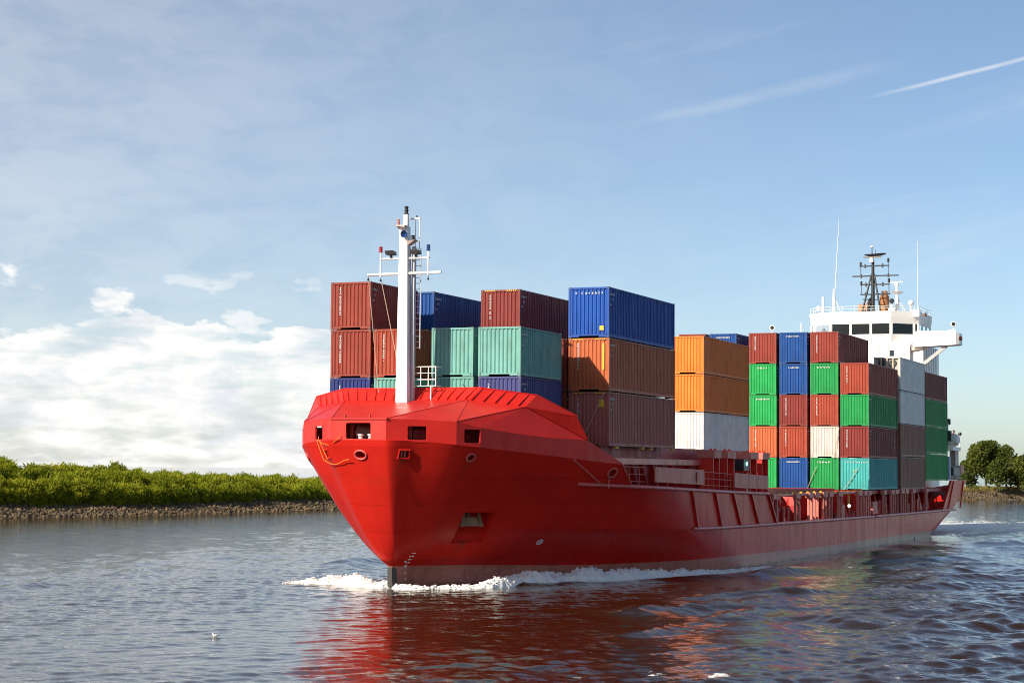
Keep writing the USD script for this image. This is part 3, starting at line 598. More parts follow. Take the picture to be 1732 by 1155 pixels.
    if yellow == 'stripes':
        b = MB()
        for k in range(5):
            for yy in (Y0 + .25, Y1 - .85): b.box(X0 + .006, X0 + .02, yy + k*.13, yy + k*.13 + .07, Z1 - .10, Z1 - .03)
        part(t, 'hazard_stripes', b, M_YEL, kind='stuff')
    if plaque:
        py, pz, w_, h_ = plaque; part(t, 'yellow_plaque', MB().box(X0 + .008, X0 + .03, Y0 + py, Y0 + py + w_, Z0 + pz, Z0 + pz + h_), M_YEL)
    return t
T20, T40 = 6.058, 12.192
# bay just abaft the forecastle: four rows of short boxes seen end on
A = [(3.18, 13.75, 2.61, 'brown', 'topmost brown container of the leftmost stack, highest box left of the foremast', dict()),
     (3.18, 11.10, 2.63, 'brown', 'brown container under the topmost box of the stack farthest left', dict()),
     (3.18, 8.47, 2.62, 'navy', 'navy container at the foot of the leftmost stack, half behind the red bulwark', dict(code='short')),
     (.50, 11.10, 2.63, 'brick', 'reddish brown container directly behind the white foremast', dict()),
     (.50, 8.47, 2.62, 'teal', 'teal container low behind the foremast, under a reddish brown box', dict(code=None)),
     (-2.97, 11.10, 2.63, 'teal', 'left one of the two pale teal containers standing side by side right of the foremast', dict(code=None)),
     (-2.97, 8.47, 2.62, 'teal', 'teal container under the left pale teal one, seen beside the white ladder cage', dict(code=None)),
     (-5.68, 11.10, 2.63, 'teal', 'right one of the two pale teal containers, its long side towards the viewer', dict(code=None, side_code=True)),
     (-5.68, 8.47, 2.62, 'slate', 'faded blue container under the right pale teal one, its foot hidden by the bow', dict(code='short'))]
for y, z, h, c, lab, kw in A: container(-7.96, y, z, T20, h, c, lab, **kw)
C3 = [7.51, 10.60, 13.63]
C = [(-7.80, 2, 'royal', 'bright blue container on top of the tall port stack, highest box amidships', dict(code='wide_row', yellow=None, plaque=(.32, .40, .24, .26))),
     (-7.80, 1, 'rust', 'rusty orange container in the middle of the tall stack, under the bright blue one', dict(yellow='stripes', plaque=(.30, 1.2, .12, 1.5), code='column')),
     (-7.80, 0, 'dusty', 'dusty reddish container with a yellow square, at the foot of the tall stack', dict(yellow='stripes', plaque=(.32, 2.2, .30, .42))),
     (-5.22, 1, 'brown', 'brown container behind the right teal box, beside the tall blue-topped stack', {}), (-5.22, 0, 'brick', 'brick red container low behind the teal boxes beside the tall stack', {}),
     (-2.38, 2, 'maroon', 'dark maroon container standing above the right pale teal one', dict(yellow='stripes')), (-2.38, 1, 'green', 'green container hidden under the dark maroon one behind the teal boxes', {}), (-2.38, 0, 'brown', 'brown container at the foot of the maroon stack behind the teal boxes', {}),
     (.42, 1, 'taupe', 'taupe container behind the foremast, between maroon and blue tops', {}), (.42, 0, 'brown', 'brown container low in the row behind the foremast', {}),
     (3.02, 2, 'blue', 'blue container right behind the foremast top, left of the dark maroon one', dict(plaque=(.35, .35, .3, .3))), (3.02, 1, 'green', 'green container below the blue one behind the foremast', {}), (3.02, 0, 'maroon', 'maroon container at the foot of the blue-topped stack behind the foremast', {})]
for y, k, c, lab, kw in C: container(0., y, C3[k], T40, (3.06, 3.0, 2.86)[k], c, lab, **kw)
for z, c, lab, kw in ((13.15, 'orange', 'upper one of the two bright orange containers', dict(code=None, side_code=False)), (10.40, 'orange', 'lower one of the two bright orange containers, above the white one', dict(code=None, side_code=False)), (7.64, 'white', 'greyish white container under the two orange ones', dict(code=None, side_code=False, side='flat')), (4.85, 'taupe', 'dull taupe container under the white one, behind the red posts', dict(code=None, side_code=False))):
    container(31.78, -3.79, z, T40, 2.73, c, lab, **kw)
L4 = [4.66, 7.35, 10.05, 12.74, 15.44]
def col(y, x, spec):
    for k, (c, lab, kw) in spec: container(x, y, L4[k], T40, 2.68, c, lab, **kw)
R = dict(code='row'); K = {}
col(-9.58, 60.8, [(0, ('aqua', 'turquoise container at the foot of the outer stack, a lashing rod across its end', dict(code='wide_row', side_code=False, tall_marks=True, plaque=(1.25, 1.55, .1, .12)))), (1, ('maroon', 'dark red container between the turquoise and the green one in the outer stack', dict(tall_marks=True))), (2, ('green', 'green container with its long side visible, above the dark red one in the outer stack', dict(code=None, side_code=True))), (3, ('brick', 'topmost brick red container of the outer stack, in front of the white reefer', K))])
col(-6.98, 60.8, [(0, ('green', 'green container at the foot of the second stack from the side, lashing rod across it', R)), (1, ('pale', 'stained pinkish white container with rust along its foot', dict(code=None))), (2, ('brick', 'brick red container above the stained pinkish white one', K)), (3, ('green', 'green container just below the top of the second stack from the ship side', R)), (4, ('brown', 'topmost brown container of the second stack, right below the bridge windows', K))])
col(-4.27, 60.8, [(0, ('blue', 'blue container at the foot of the third stack from the ship side', R)), (1, ('brick', 'brick red container right above the bottom blue one', K)), (2, ('maroon', 'maroon container in the middle of the stack with three blue boxes', K)), (3, ('blue', 'blue container directly under the topmost blue one in the third stack', R)), (4, ('blue', 'topmost blue container between two brown tops, left of the bridge', R))])
col(-1.56, 60.8, [(0, ('leaf', 'green container at the foot of the fourth stack, partly behind the red posts', dict(code=None))), (1, ('rust', 'rusty red container right of the white one, under two green boxes', K)), (2, ('leaf', 'lower one of two bright green containers right of the orange ones', R)), (3, ('leaf', 'upper one of two bright green containers right of the orange ones', R)), (4, ('brown', 'topmost brown container right of the orange ones', K))])
col(2.03, 60.8, [(k, (('brown', 'taupe', 'maroon', 'brick')[k], f'{("brown", "taupe", "maroon", "brick red")[k]} container in the stack under the small blue top behind the orange boxes', K)) for k in range(4)] + [(4, ('blue', 'blue container whose top shows just above the orange ones', dict(code='row')))])
col(4.80, 60.8, [(k, (('taupe', 'maroon', 'brick', 'brown')[k], f'{("taupe", "maroon", "brick red", "brown")[k]} container in the stack below the dark strip behind the orange boxes', K)) for k in range(4)] + [(4, ('maroon', 'maroon container showing as a thin strip above the left end of the orange ones', K))])
for z, c, e, lab in ((4.56, 'taupe', 'ribbed', 'lower one of the two taupe containers under the white reefers'), (7.60, 'taupe', 'ribbed', 'upper one of the two taupe containers under the white reefers'), (10.62, 'white', 'reefer', 'lower white refrigerated container behind the outer brick red one'), (13.66, 'white', 'reefer', 'upper white refrigerated container with its machinery end showing below the bridge')):
    container(74.55, -9.58, z, T40, 3.01, c, lab, end=e, side='flat' if c == 'white' else 'ribbed', side_code=False, code=None)
for z, c, lab, kw in ((5.34, 'leaf', 'bottom one of the three green containers nearest the stern', K), (8.0, 'green', 'middle one of the three green containers nearest the stern', K), (10.64, 'green', 'upper one of the three green containers nearest the stern', K), (13.30, 'maroon', 'maroon container on top of the aftmost stack with a white code at its far end', dict(tall_marks=True))):
    container(87.0, -9.58, z, T40, 2.64, c, lab, **{**dict(code=None, side_code=False), **kw})
# lashing rods
def rod(a, b_, lab): solo('lashing_rod', MB().tube([a, b_], .026, 6), M_STAY, lab, 'lashing rod', 'lashing rods across container ends', smooth=True)
rod((-.12, -6.1, 7.5), (-.12, -7.55, 10.5), 'steel lashing rod slanting over the end of the dusty bottom box of the tall stack')
rod((60.7, -4.2, 4.5), (60.7, -5.1, 6.6), 'lashing rod slanting up from the gap between the bottom blue and green boxes')
rod((60.7, -7.4, 4.5), (60.7, -8.7, 6.5), 'lashing rod slanting over the end of the turquoise bottom box')
rod((60.7, -6.6, 7.3), (60.7, -7.05, 9.9), 'lashing rod beside the stained pinkish white container')
# ---------------------------------------------------------------- foremast
def ring_rect(x, y0, y1, x1): return [(x, y0), (x1, y0), (x1, y1), (x, y1)]
FM = part(SHIP, 'foremast', MB().hexa([(-10.62, -.34, 9.5), (-9.75, -.34, 9.5), (-9.75, .34, 9.5), (-10.62, .34, 9.5)], [(-10.60, -.22, 18.95), (-10.2, -.22, 18.95), (-10.2, .22, 18.95), (-10.60, .22, 18.95)]), M_WHITE)
part(FM, 'mast_top', MB().box(-10.55, -10.33, -.20, .02, 18.95, 19.58), M_WHITE)
part(FM, 'mast_channel', MB().box(-10.25, -10.02, -.50, -.36, 9.6, 17.9), paint('grey_mast_channel', (.38, .39, .42), rough=.45, var=.15, scale=2.))
def lantern(p, r, h, m, name='mast_lantern'):
    part(FM, name, MB().lathe([(0, 0), (r, 0), (r, h*.12), (r*.72, h*.16), (r*.72, h*.40), (r*1.0, h*.44), (r*.98, h*.52), (r*.7, h*.56), (r*.7, h*.78), (r*1.02, h*.82), (r*.9, h*.9), (r*.3, h), (0, h)], p, 14), m, smooth=35)
lantern((-10.44, -.09, 19.58), .13, .45, M_BLACK); lantern((-10.5, 1.36, 17.62), .12, .30, M_LAMPR); lantern((-10.5, -1.42, 17.62), .12, .32, M_GLASSB)
part(FM, 'mast_yard', MB().tube([(-10.45, 2.13, 16.43), (-10.45, -2.16, 16.46)], .075, 8), M_WHITE, smooth=50)
part(FM, 'mast_yard', MB().tube([(-10.45, 1.40, 17.25), (-10.45, -1.47, 17.25)], .055, 8), M_WHITE, smooth=50)
for y in (1.36, -1.42): part(FM, 'yard_upright', MB().tube([(-10.5, y, 16.3), (-10.5, y, 17.63)], .045, 8), M_WHITE, smooth=50)
for y in (.74, -.72):
    part(FM, 'floodlight', MB().hexa([(-10.75, y - .22, 17.44), (-10.3, y - .22, 17.44), (-10.3, y + .22, 17.44), (-10.75, y + .22, 17.44)], [(-10.8, y - .25, 17.66), (-10.3, y - .2, 17.62), (-10.3, y + .2, 17.62), (-10.8, y + .25, 17.66)]).box(-10.55, -10.45, y - .05, y + .05, 17.28, 17.46), M_BLACK)
part(FM, 'mast_horn', MB().lathe([(0, 0), (.08, 0), (.10, .16), (.20, .26), (.20, .29), (.16, .27), (.02, .12), (0, .12)], (-10.56, -.13, 18.5), 18, axis=(-1, -.05, 0)), M_GLASSB, smooth=40)
part(FM, 'mast_bracket', MB().hexa([(-10.95, .28, 18.93), (-10.5, .28, 18.80), (-10.5, -.22, 18.72), (-10.95, -.22, 18.86)], [(-10.95, .28, 18.97), (-10.5, .28, 18.97), (-10.5, -.22, 18.97), (-10.95, -.22, 18.97)]), M_BEIGE)
part(FM, 'mast_bracket', MB().hexa([(-10.6, -.22, 17.95), (-10.2, -.22, 17.95), (-10.2, -.30, 17.95), (-10.6, -.30, 17.95)], [(-10.7, -.22, 18.14), (-10.2, -.22, 18.14), (-10.2, -.72, 18.20), (-10.7, -.72, 18.20)]), M_BEIGE)
lantern((-10.5, -.52, 18.16), .13, .30, M_BLACK, 'side_lantern'); lantern((-10.75, .22, 18.97), .10, .34, paint('red_white_lantern', (.5, .2, .17), rough=.4), 'side_lantern')
LAD = MB()
for y in (-.36, -.66): LAD.tube([(-9.85, y, 12.5), (-9.85, y, 17.85)], .03, 6)
part(FM, 'mast_ladder_rail', MB().tube([(-9.85, -.38, 12.5), (-9.85, -.38, 17.8)], .035, 6), M_WHITE, smooth=50); part(FM, 'mast_ladder_rail', MB().tube([(-9.85, -.68, 12.5), (-9.85, -.68, 17.8)], .035, 6), M_WHITE, smooth=50)
for k in range(18): part(FM, 'ladder_rung', MB().tube([(-9.85, -.38, 12.55 + .31*k), (-9.85, -.68, 12.55 + .31*k)], .02, 6), M_WHITE)
for z in (12.7, 13.5, 15.0, 16.2, 17.8): part(FM, 'ladder_stay', MB().tube([(-10.2, -.30, z), (-9.85, -.38, z)], .025, 6), M_WHITE)
part(FM, 'upper_pole', MB().tube([(-10.0, -.42, 17.8), (-10.0, -.42, 19.40)], .03, 6), M_WHITE); part(FM, 'upper_pole', MB().tube([(-10.0, -.66, 17.8), (-10.0, -.66, 19.36)], .03, 6), M_WHITE)
part(FM, 'upper_arm', MB().box(-10.06, -9.94, -.72, -.1, 19.36, 19.44), M_WHITE); lantern((-10.0, -.5, 19.44), .05, .14, M_BLACK, 'side_lantern')
for y, z in ((-1.42, 16.12), (1.36, 16.12), (2.1, 16.18)): part(FM, 'yard_block', MB().ball((-10.48, y, z), .06, sub=1).tube([(-10.48, y, z), (-10.48, y, z + .25)], .015, 6), M_BLACK)
for y in (-.37, -.8, -1.25, -1.68): part(FM, 'guard_upright', MB().tube([(-9.95, y, 10.5), (-9.95, y, 11.54)], .03, 6), M_WHITE)
for z in (10.52, 10.86, 11.2, 11.53): part(FM, 'guard_bar', MB().tube([(-9.95, -.34, z), (-9.95, -1.70, z)], .027, 6), M_WHITE)
for z in (10.52, 11.53): part(FM, 'guard_bar', MB().tube([(-9.95, -1.68, z), (-9.3, -1.68, z)], .027, 6), M_WHITE)
part(FM, 'guard_post', MB().tube([(-9.95, -1.40, 9.72), (-9.95, -1.40, 10.55)], .045, 8), M_WHITE)
part(FM, 'mast_stay', MB().tube([(-10.4, 2.12, 16.3), (-9.9, 1.68, 10.2)], .022, 6), M_STAY); part(FM, 'mast_stay', MB().tube([(-10.4, 1.38, 16.2), (-10.2, .40, 11.6)], .022, 6), M_STAY)

# ---------------------------------------------------------------- cargo deck: panels, stanchions, coamings
def panel(x0, x1, z0a, z1a, z0b, z1b, hole=None):
    poly = sg.Polygon([(x0, z0a), (x1, z0b), (x1, z1b), (x0, z1a)])
    if hole: poly = poly.difference(sg.Point(hole[0], hole[1]).buffer(.001)).difference(__import__('shapely').affinity.scale(sg.Point(hole[0], hole[1]).buffer(.30), .75, 1.2))
    m = trimesh.creation.extrude_polygon(poly, .07, engine='earcut'); v = m.vertices; m = trimesh.Trimesh(np.c_[v[:, 0], v[:, 2] - 9.93, v[:, 1]], m.faces, process=False); m.fix_normals(); return m
part(SHIP, 'screen_panel', panel(2.0, 11.5, 5.53, 6.38, 5.32, 6.23, (9.86, 5.76)), M_PINK)
part(SHIP, 'screen_panel', panel(18.24, 26.64, 5.12, 6.07, 4.96, 5.85), M_PINK)
for x0, x1 in ((-2.6, 1.9), (11.6, 18.2)):
    za = lambda x: 5.05 + (8 - x)*.022
    gy = -8.75 if x0 < 0 else -9.75
    for z in (.35, .75, 1.15): part(SHIP, 'guard_rail', MB().tube([(x0, gy, za(x0) + z), (x1, gy - .6*(x0 < 0), za(x1) + z)], .022, 6), M_PINK)
    for x in np.arange(x0, x1, 1.25): y_ = gy - .6*(x0 < 0)*(x - x0)/(x1 - x0); part(SHIP, 'rail_post', MB().tube([(x, y_, za(x) - .1), (x, y_, za(x) + 1.15)], .022, 6), M_PINK)
# side deck and hatch coaming (the long wall inboard of the walkway)
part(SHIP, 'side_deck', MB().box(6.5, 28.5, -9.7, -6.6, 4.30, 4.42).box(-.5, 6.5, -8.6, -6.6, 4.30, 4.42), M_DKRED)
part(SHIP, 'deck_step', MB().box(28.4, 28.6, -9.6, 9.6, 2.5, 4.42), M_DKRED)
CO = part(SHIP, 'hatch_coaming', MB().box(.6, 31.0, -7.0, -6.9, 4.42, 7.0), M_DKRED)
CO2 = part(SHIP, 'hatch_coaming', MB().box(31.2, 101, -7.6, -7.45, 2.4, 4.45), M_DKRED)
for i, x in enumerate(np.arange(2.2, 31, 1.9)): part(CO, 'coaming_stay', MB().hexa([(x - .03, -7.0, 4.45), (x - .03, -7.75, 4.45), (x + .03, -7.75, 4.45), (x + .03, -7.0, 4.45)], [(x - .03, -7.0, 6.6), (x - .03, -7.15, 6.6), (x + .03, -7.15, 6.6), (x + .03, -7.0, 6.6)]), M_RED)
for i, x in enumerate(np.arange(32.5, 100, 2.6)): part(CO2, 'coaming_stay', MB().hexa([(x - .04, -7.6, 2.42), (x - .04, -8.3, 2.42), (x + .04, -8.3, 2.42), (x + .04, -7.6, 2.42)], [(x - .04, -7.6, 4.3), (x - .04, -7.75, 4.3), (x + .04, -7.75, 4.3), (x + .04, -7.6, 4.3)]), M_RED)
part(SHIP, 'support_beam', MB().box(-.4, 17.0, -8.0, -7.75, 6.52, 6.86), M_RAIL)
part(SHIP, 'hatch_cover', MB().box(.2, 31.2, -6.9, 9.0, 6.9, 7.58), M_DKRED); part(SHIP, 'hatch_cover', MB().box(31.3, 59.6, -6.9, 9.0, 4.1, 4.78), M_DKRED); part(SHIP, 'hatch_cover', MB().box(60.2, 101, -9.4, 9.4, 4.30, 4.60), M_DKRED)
for x in (1.2, 5.8, 7.4, 11.6): part(SHIP, 'cover_cleat', MB().box(x, x + .35, -7.86, -7.70, 7.40, 7.5), M_YEL)
def stanchion(x, y, z0, z1, m, w=.20, d=.34, cap=True, legs=2, span=.95):
    """a pair of legs under a cap plate that carries the outer containers"""
    s_ = part(SHIP, 'stanchion', MB().box(x, x + w, y, y + d, z0, z1 - .38), m)
    if legs == 2: part(s_, 'stanchion_leg', MB().box(x + span - w, x + span, y, y + d, z0, z1 - .38), m)
    if cap: part(s_, 'stanchion_cap', MB().box(x - .10, x + span + .10, y - .06, y + d + .1, z1 - .38, z1), M_PINK)
    return s_
# tall box pillars, port side amidships
for x, w_, y in ((17.4, 1.5, -8.75), (20.6, 1.7, -8.75), (26.2, 1.8, -8.75), (29.3, 1.7, -8.75)):
    P = part(SHIP, 'pillar', MB().hexa([(x, y, 4.42), (x + .10, y, 4.42), (x + .10, y + .95, 4.42), (x, y + .95, 4.42)], [(x, y, 7.0), (x + .10, y, 7.0), (x + .10, y + 1.0, 7.0), (x, y + 1.0, 7.0)]), M_PILLAR)
    part(P, 'pillar_web', MB().box(x + .10, x + w_ - .12, y + .42, y + .50, 4.42, 7.0), M_PILLAR)
    part(P, 'pillar_flange', MB().box(x + w_ - .12, x + w_, y, y + .95, 4.42, 7.0), M_PILLAR)
    part(P, 'pillar_cap', MB().box(x - .08, x + w_ + .12, y - .08, y + 1.05, 7.0, 7.46), M_PINK)
    for k in (.25, w_ - .35): part(P, 'cap_stud', MB().lathe([(0, 0), (.10, 0), (.10, .08), (.05, .16), (0, .17)], (x + k, y + .25, 7.46), 10), M_PILLAR)
part(SHIP, 'ladder_brace', MB().hexa([(24.2, -9.0, 4.45), (24.9, -9.0, 4.45), (24.9, -8.2, 4.45), (24.2, -8.2, 4.45)], [(24.7, -9.0, 6.1), (24.9, -9.0, 6.1), (24.9, -8.2, 6.1), (24.7, -8.2, 6.1)]), M_PILLAR)
# sidelight box
NB = part(SHIP, 'sidelight_screen', MB().box(23.9, 25.3, -8.95, -8.2, 6.2, 6.98), M_BLACK)
part(NB, 'sidelight', MB().ball((24.55, -8.98, 6.66), .11, (.6, .5, 1.2)), M_LITG, smooth=True)
part(SHIP, 'deck_lamp', MB().ball((-1.3, -8.2, 6.45), .10), M_LITW, smooth=True); part(SHIP, 'deck_lamp_post', MB().tube([(-1.3, -8.2, 4.42), (-1.3, -8.2, 6.38)], .05, 8), M_PINK)
# stanchions under the outer row, aft part
for x, sp in ((28.3, 1.3), (34.75, 1.15), (38.7, 1.05), (40.6, 1.1), (43.2, 1.1), (45.2, 1.05), (48.4, 1.2), (55.4, 1.35), (57.6, 1.1), (59.4, .9), (65.7, 1.1), (69.0, 1.1), (70.8, 1.3), (73.6, 1.1), (75.5, 1.2), (78.8, 1.2), (85.7, .9)):
    stanchion(x, -9.82, 2.5, 4.62, M_PINK, w=.17, d=.17, span=sp)
for x in np.arange(30.5, 92, 4.1): part(SHIP, 'deck_bracket', MB().hexa([(x, -8.9, 2.5), (x + .9, -8.9, 2.5), (x + .9, -7.7, 2.5), (x, -7.7, 2.5)], [(x + .3, -8.5, 4.3), (x + .8, -8.5, 4.3), (x + .8, -7.7, 4.3), (x + .3, -7.7, 4.3)]), M_RED)
rd = random.Random(4)
for k in range(34):
    x = 29 + k*2.1 + rd.uniform(-.6, .6); y = rd.uniform(-9.3, -8.2); h_ = rd.uniform(1.1, 1.9)
    part(SHIP, 'deck_pipe', MB().tube([(x, y, 2.45), (x, y, 2.45 + h_)], rd.uniform(.05, .11), 8), M_RED if k % 3 else M_RAIL, smooth=50)
for k in range(16):
    x = 30 + k*4.3 + rd.uniform(-.8, .8); y = rd.uniform(-9.1, -8.4)
    part(SHIP, 'deck_gear_box', MB().box(x, x + rd.uniform(.6, 1.3), y, y + .6, 2.45, 2.45 + rd.uniform(.6, 1.3)), M_RED if k % 2 else M_DKRED)
part(SHIP, 'deck_pipe_run', MB().tube([(29, -8.0, 3.5), (98, -8.0, 3.4)], .10, 8), M_RED, smooth=50); part(SHIP, 'deck_pipe_run', MB().tube([(29, -8.0, 3.05), (98, -8.0, 2.95)], .06, 8), M_RAIL, smooth=50)
# more lit structure between the posts: transverse frames, cleats, boxes
for x in (42.6, 44.4, 50.2, 56.6, 58.3): part(SHIP, 'transverse_frame', MB().hexa([(x, -9.4, 3.0), (x, -7.7, 2.5), (x + .07, -7.7, 2.5), (x + .07, -9.4, 3.0)], [(x, -9.5, 4.5), (x, -7.7, 4.5), (x + .07, -7.7, 4.5), (x + .07, -9.5, 4.5)]), M_RED)
b = MB()
part(SHIP, 'container_bearer', MB().box(28.2, 60.3, -9.75, -9.5, 4.46, 4.58), M_RAIL)
for x in np.arange(28.8, 59, 2.05): part(SHIP, 'twistlock', MB().lathe([(0, 0), (.13, 0), (.13, .06), (.06, .12), (0, .14)], (x, -9.62, 4.58), 8), M_YEL)
YF = part(SHIP, 'yellow_hatch_frame', MB().box(50.6, 50.75, -9.5, -9.35, 3.2, 4.5).box(53.6, 53.75, -9.5, -9.35, 3.2, 4.5).box(50.6, 53.75, -9.5, -9.35, 4.38, 4.5), paint('yellow_deck_paint', (.62, .30, .03), rough=.5, scale=2.))
for x, z0, z1, w_ in ((50.6, 2.55, 3.5, .9), (62.2, 2.6, 3.65, 2.0), (76.9, 2.55, 3.6, .6)): part(SHIP, 'deck_locker', MB().box(x, x + w_, -9.6, -9.0, z0, z1), M_PINK)
part(SHIP, 'deck_lamp', MB().ball((52.6, -9.7, 3.45), .12), plain('white_deck_lamp', (1., .95, .85), .3, emit=2.), smooth=True)
for x in (31.4, 33.0, 47.4, 51.8, 54.4): part(SHIP, 'vent_pipe', MB().lathe([(0, 0), (.09, 0), (.09, .8), (.16, .82), (.16, 1.05), (.1, 1.12), (0, 1.12)], (x, -9.3, 2.5), 10), M_RAIL, smooth=40)
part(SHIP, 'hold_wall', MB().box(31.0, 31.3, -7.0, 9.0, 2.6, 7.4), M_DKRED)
for x in (28.0, 59.9, 73.7, 86.9): part(SHIP, 'cell_guide', MB().box(x, x + .25, -6.5, 9.2, 2.6, 4.3), M_DKRED)

# ---------------------------------------------------------------- deckhouse and wheelhouse
DH = part(SHIP, 'deckhouse', MB().box(102.0, 112, -5.2, 5.2, 2.4, 19.80).box(102.6, 111.9, -6.5, -5.2, 2.4, 19.6), M_WHITE)
for y in np.linspace(-4.9, 4.9, 11): part(DH, 'deckhouse_rib', MB().box(101.93, 102.0, y - .03, y + .03, 15., 19.79), M_WHITE)
part(DH, 'deckhouse_window', MB().box(101.97, 101.995, -3.56, -3.08, 18.38, 19.0), plain('dark_window', (.02, .03, .04), .06)); part(DH, 'window_frame', MB().box(101.95, 101.99, -3.62, -3.56, 18.32, 19.06).box(101.95, 101.99, -3.08, -3.02, 18.32, 19.06), M_WHITE)
for x in np.linspace(103.2, 110, 6): part(DH, 'deckhouse_rib', MB().box(x, x + .06, -6.56, -6.5, 15., 19.6), M_WHITE)
# plan of the wheelhouse, counter-clockwise from the starboard quarter; the front is three windows wide with a chamfered corner each side
def plan(e): return [(111, 5.75 + e), (103.9 - e*.2, 5.75 + e), (103.6 - e, 5.35 + e), (102.0 - e, 3.2 + e*.3), (102.0 - e, -3.25 - e*.3), (103.6 - e, -5.35 - e), (103.9 - e*.2, -5.75 - e), (111, -5.75 - e)]
def pring(e, z): return [(x, y, z) for x, y in plan(e)]
WH = part(SHIP, 'wheelhouse', MB().hexa(pring(-.10, 19.82), pring(.06, 20.74)), M_WHITE)
part(WH, 'wheelhouse_roof', MB().hexa(pring(.16, 22.50), pring(.22, 23.16)), M_WHITE)
part(WH, 'wheelhouse_soffit', MB().hexa(pring(.04, 21.86), pring(.16, 22.498)), M_WHITE)
pl = [np.array(p) for p in plan(.05)]; mull = []
def win(a, b_, n):
    """n openings between two plan corners: panes set back between mullions"""
    a, b_ = np.asarray(a), np.asarray(b_); d = (b_ - a)/np.linalg.norm(b_ - a); L = np.linalg.norm(b_ - a); nn = np.array([d[1], -d[0]])
    if nn @ (a - np.array([107., 0])) < 0: nn = -nn
    for i in range(n + 1):
        u = L*i/n; w_ = .13 if n > 1 else .11
        c = a + d*u; q = [c - d*w_ , c + d*w_, c + d*w_ - nn*.14, c - d*w_ - nn*.14]
        part(WH, 'window_mullion', MB().hexa([(*p, 20.74) for p in q], [(*p, 21.87) for p in q]), M_WHITE)
    for i in range(n):
        c0, c1 = a + d*(L*i/n + .11), a + d*(L*(i + 1)/n - .11)
        part(WH, 'window_pane', MB().hexa([(*(c0 - nn*.08), 20.74), (*(c1 - nn*.08), 20.74), (*(c1 - nn*.07), 20.74), (*(c0 - nn*.07), 20.74)], [(*(c0 - nn*.08), 21.87), (*(c1 - nn*.08), 21.87), (*(c1 - nn*.07), 21.87), (*(c0 - nn*.07), 21.87)]), M_PANE)
win(pl[3], pl[4], 3); win(pl[2], pl[3], 1); win(pl[4], pl[5], 1); win(pl[6], pl[7], 3); win(pl[0], pl[1], 3); win(pl[5], pl[6], 1); win(pl[1], pl[2], 1)
part(WH, 'wheelhouse_interior', MB().box(108.5, 108.6, -5.0, 5.0, 20.75, 21.86), plain('dark_green_interior', (.04, .05, .04), .7)); part(WH, 'bridge_console', MB().box(103.4, 104.2, -2.6, 2.6, 20.74, 21.15), M_BLACK)
part(WH, 'bridge_chair', MB().hexa([(104.4, -4.6, 20.74), (104.9, -4.6, 20.74), (104.9, -4.1, 20.74), (104.4, -4.1, 20.74)], [(104.7, -4.55, 21.5), (104.95, -4.55, 21.5), (104.95, -4.15, 21.5), (104.7, -4.15, 21.5)]), M_BLACK)
# bridge wings, each with a strut
for sd in (-1, 1):
    Y = lambda p: (p[0], p[1]*sd, p[2])
    WG = part(SHIP, 'bridge_wing', MB().hexa([Y(p) for p in ((102.0, 5.6, 19.30), (102.0, 10.0, 19.50), (104.5, 10.0, 19.50), (104.5, 5.6, 19.30))], [Y(p) for p in ((102.0, 5.6, 20.90), (102.0, 10.0, 20.84), (104.5, 10.0, 20.84), (104.5, 5.6, 20.90))]), M_WHITE)
    part(WG, 'wing_end', MB().hexa([Y(p) for p in ((102.0, 10.0, 19.5), (102.35, 10.32, 19.55), (104.2, 10.32, 19.55), (104.5, 10.0, 19.5))], [Y(p) for p in ((102.0, 10.0, 20.84), (102.35, 10.32, 20.72), (104.2, 10.32, 20.72), (104.5, 10.0, 20.84))]), M_WHITE)
    part(WG, 'wing_beam', MB().hexa([Y(p) for p in ((102.3, 5.2, 18.95), (102.3, 7.3, 19.28), (102.9, 7.3, 19.28), (102.9, 5.2, 18.95))], [Y(p) for p in ((102.3, 5.2, 19.30), (102.3, 7.3, 19.42), (102.9, 7.3, 19.42), (102.9, 5.2, 19.30))]), paint('beige_beam_paint', (.60, .50, .44), rough=.5))
    part(WG, 'wing_strut', MB().beam(Y((102.6, 6.5, 17.5)), Y((102.6, 9.0, 19.45)), .34, .30, (1, 0, 0)), paint('grey_strut_paint', (.5, .46, .46), rough=.5))
    part(WG, 'sidelight', MB().lathe([(0, 0), (.2, 0), (.24, .12), (.2, .3), (0, .34)], Y((102.4, 10.30, 20.15)), 14, axis=(0, sd, 0)), plain('dark_red_sidelight', (.05, .01, .01), .2))
    part(WG, 'searchlight_stand', MB().tube([Y((102.3, 9.72, 20.84)), Y((102.3, 9.72, 21.4))], .06, 8).box(102.2, 102.5, min(sd*9.2, sd*9.95), max(sd*9.2, sd*9.95), 20.9, 21.06), M_WHITE)
    part(WG, 'searchlight', MB().lathe([(0, -.2), (.16, -.2), (.26, -.05), (.28, .18), (.24, .2), (0, .12)], Y((102.25, 9.72, 21.64)), 18, axis=(-1, -.3, .05)), M_WHITE, smooth=40)
    part(WG, 'searchlight_glass', MB().lathe([(0, .15), (.20, .17), (.20, .2), (0, .205)], Y((102.25, 9.72, 21.64)), 18, axis=(-1, -.3, .05)), M_BLACK)
    part(WG, 'wing_rail', MB().tube([Y((102.1, 5.9, 20.98)), Y((102.1, 9.6, 20.93))], .03, 6), M_WHITE)
# roof rail
rp = [p for p in pring(.1, 23.16)]
for h in (.3, .58): part(WH, 'roof_rail', MB().tube([(x, y, z + h) for x, y, z in rp], .022, 6), M_WHITE)
for i in range(len(rp) - 1):
    a, b_ = np.array(rp[i]), np.array(rp[i + 1]); n_ = max(1, int(np.linalg.norm(b_ - a)/1.1))
    for k in range(n_): p = a + (b_ - a)*k/n_; part(WH, 'roof_rail_post', MB().tube([p, p + [0, 0, .58]], .022, 6), M_WHITE)
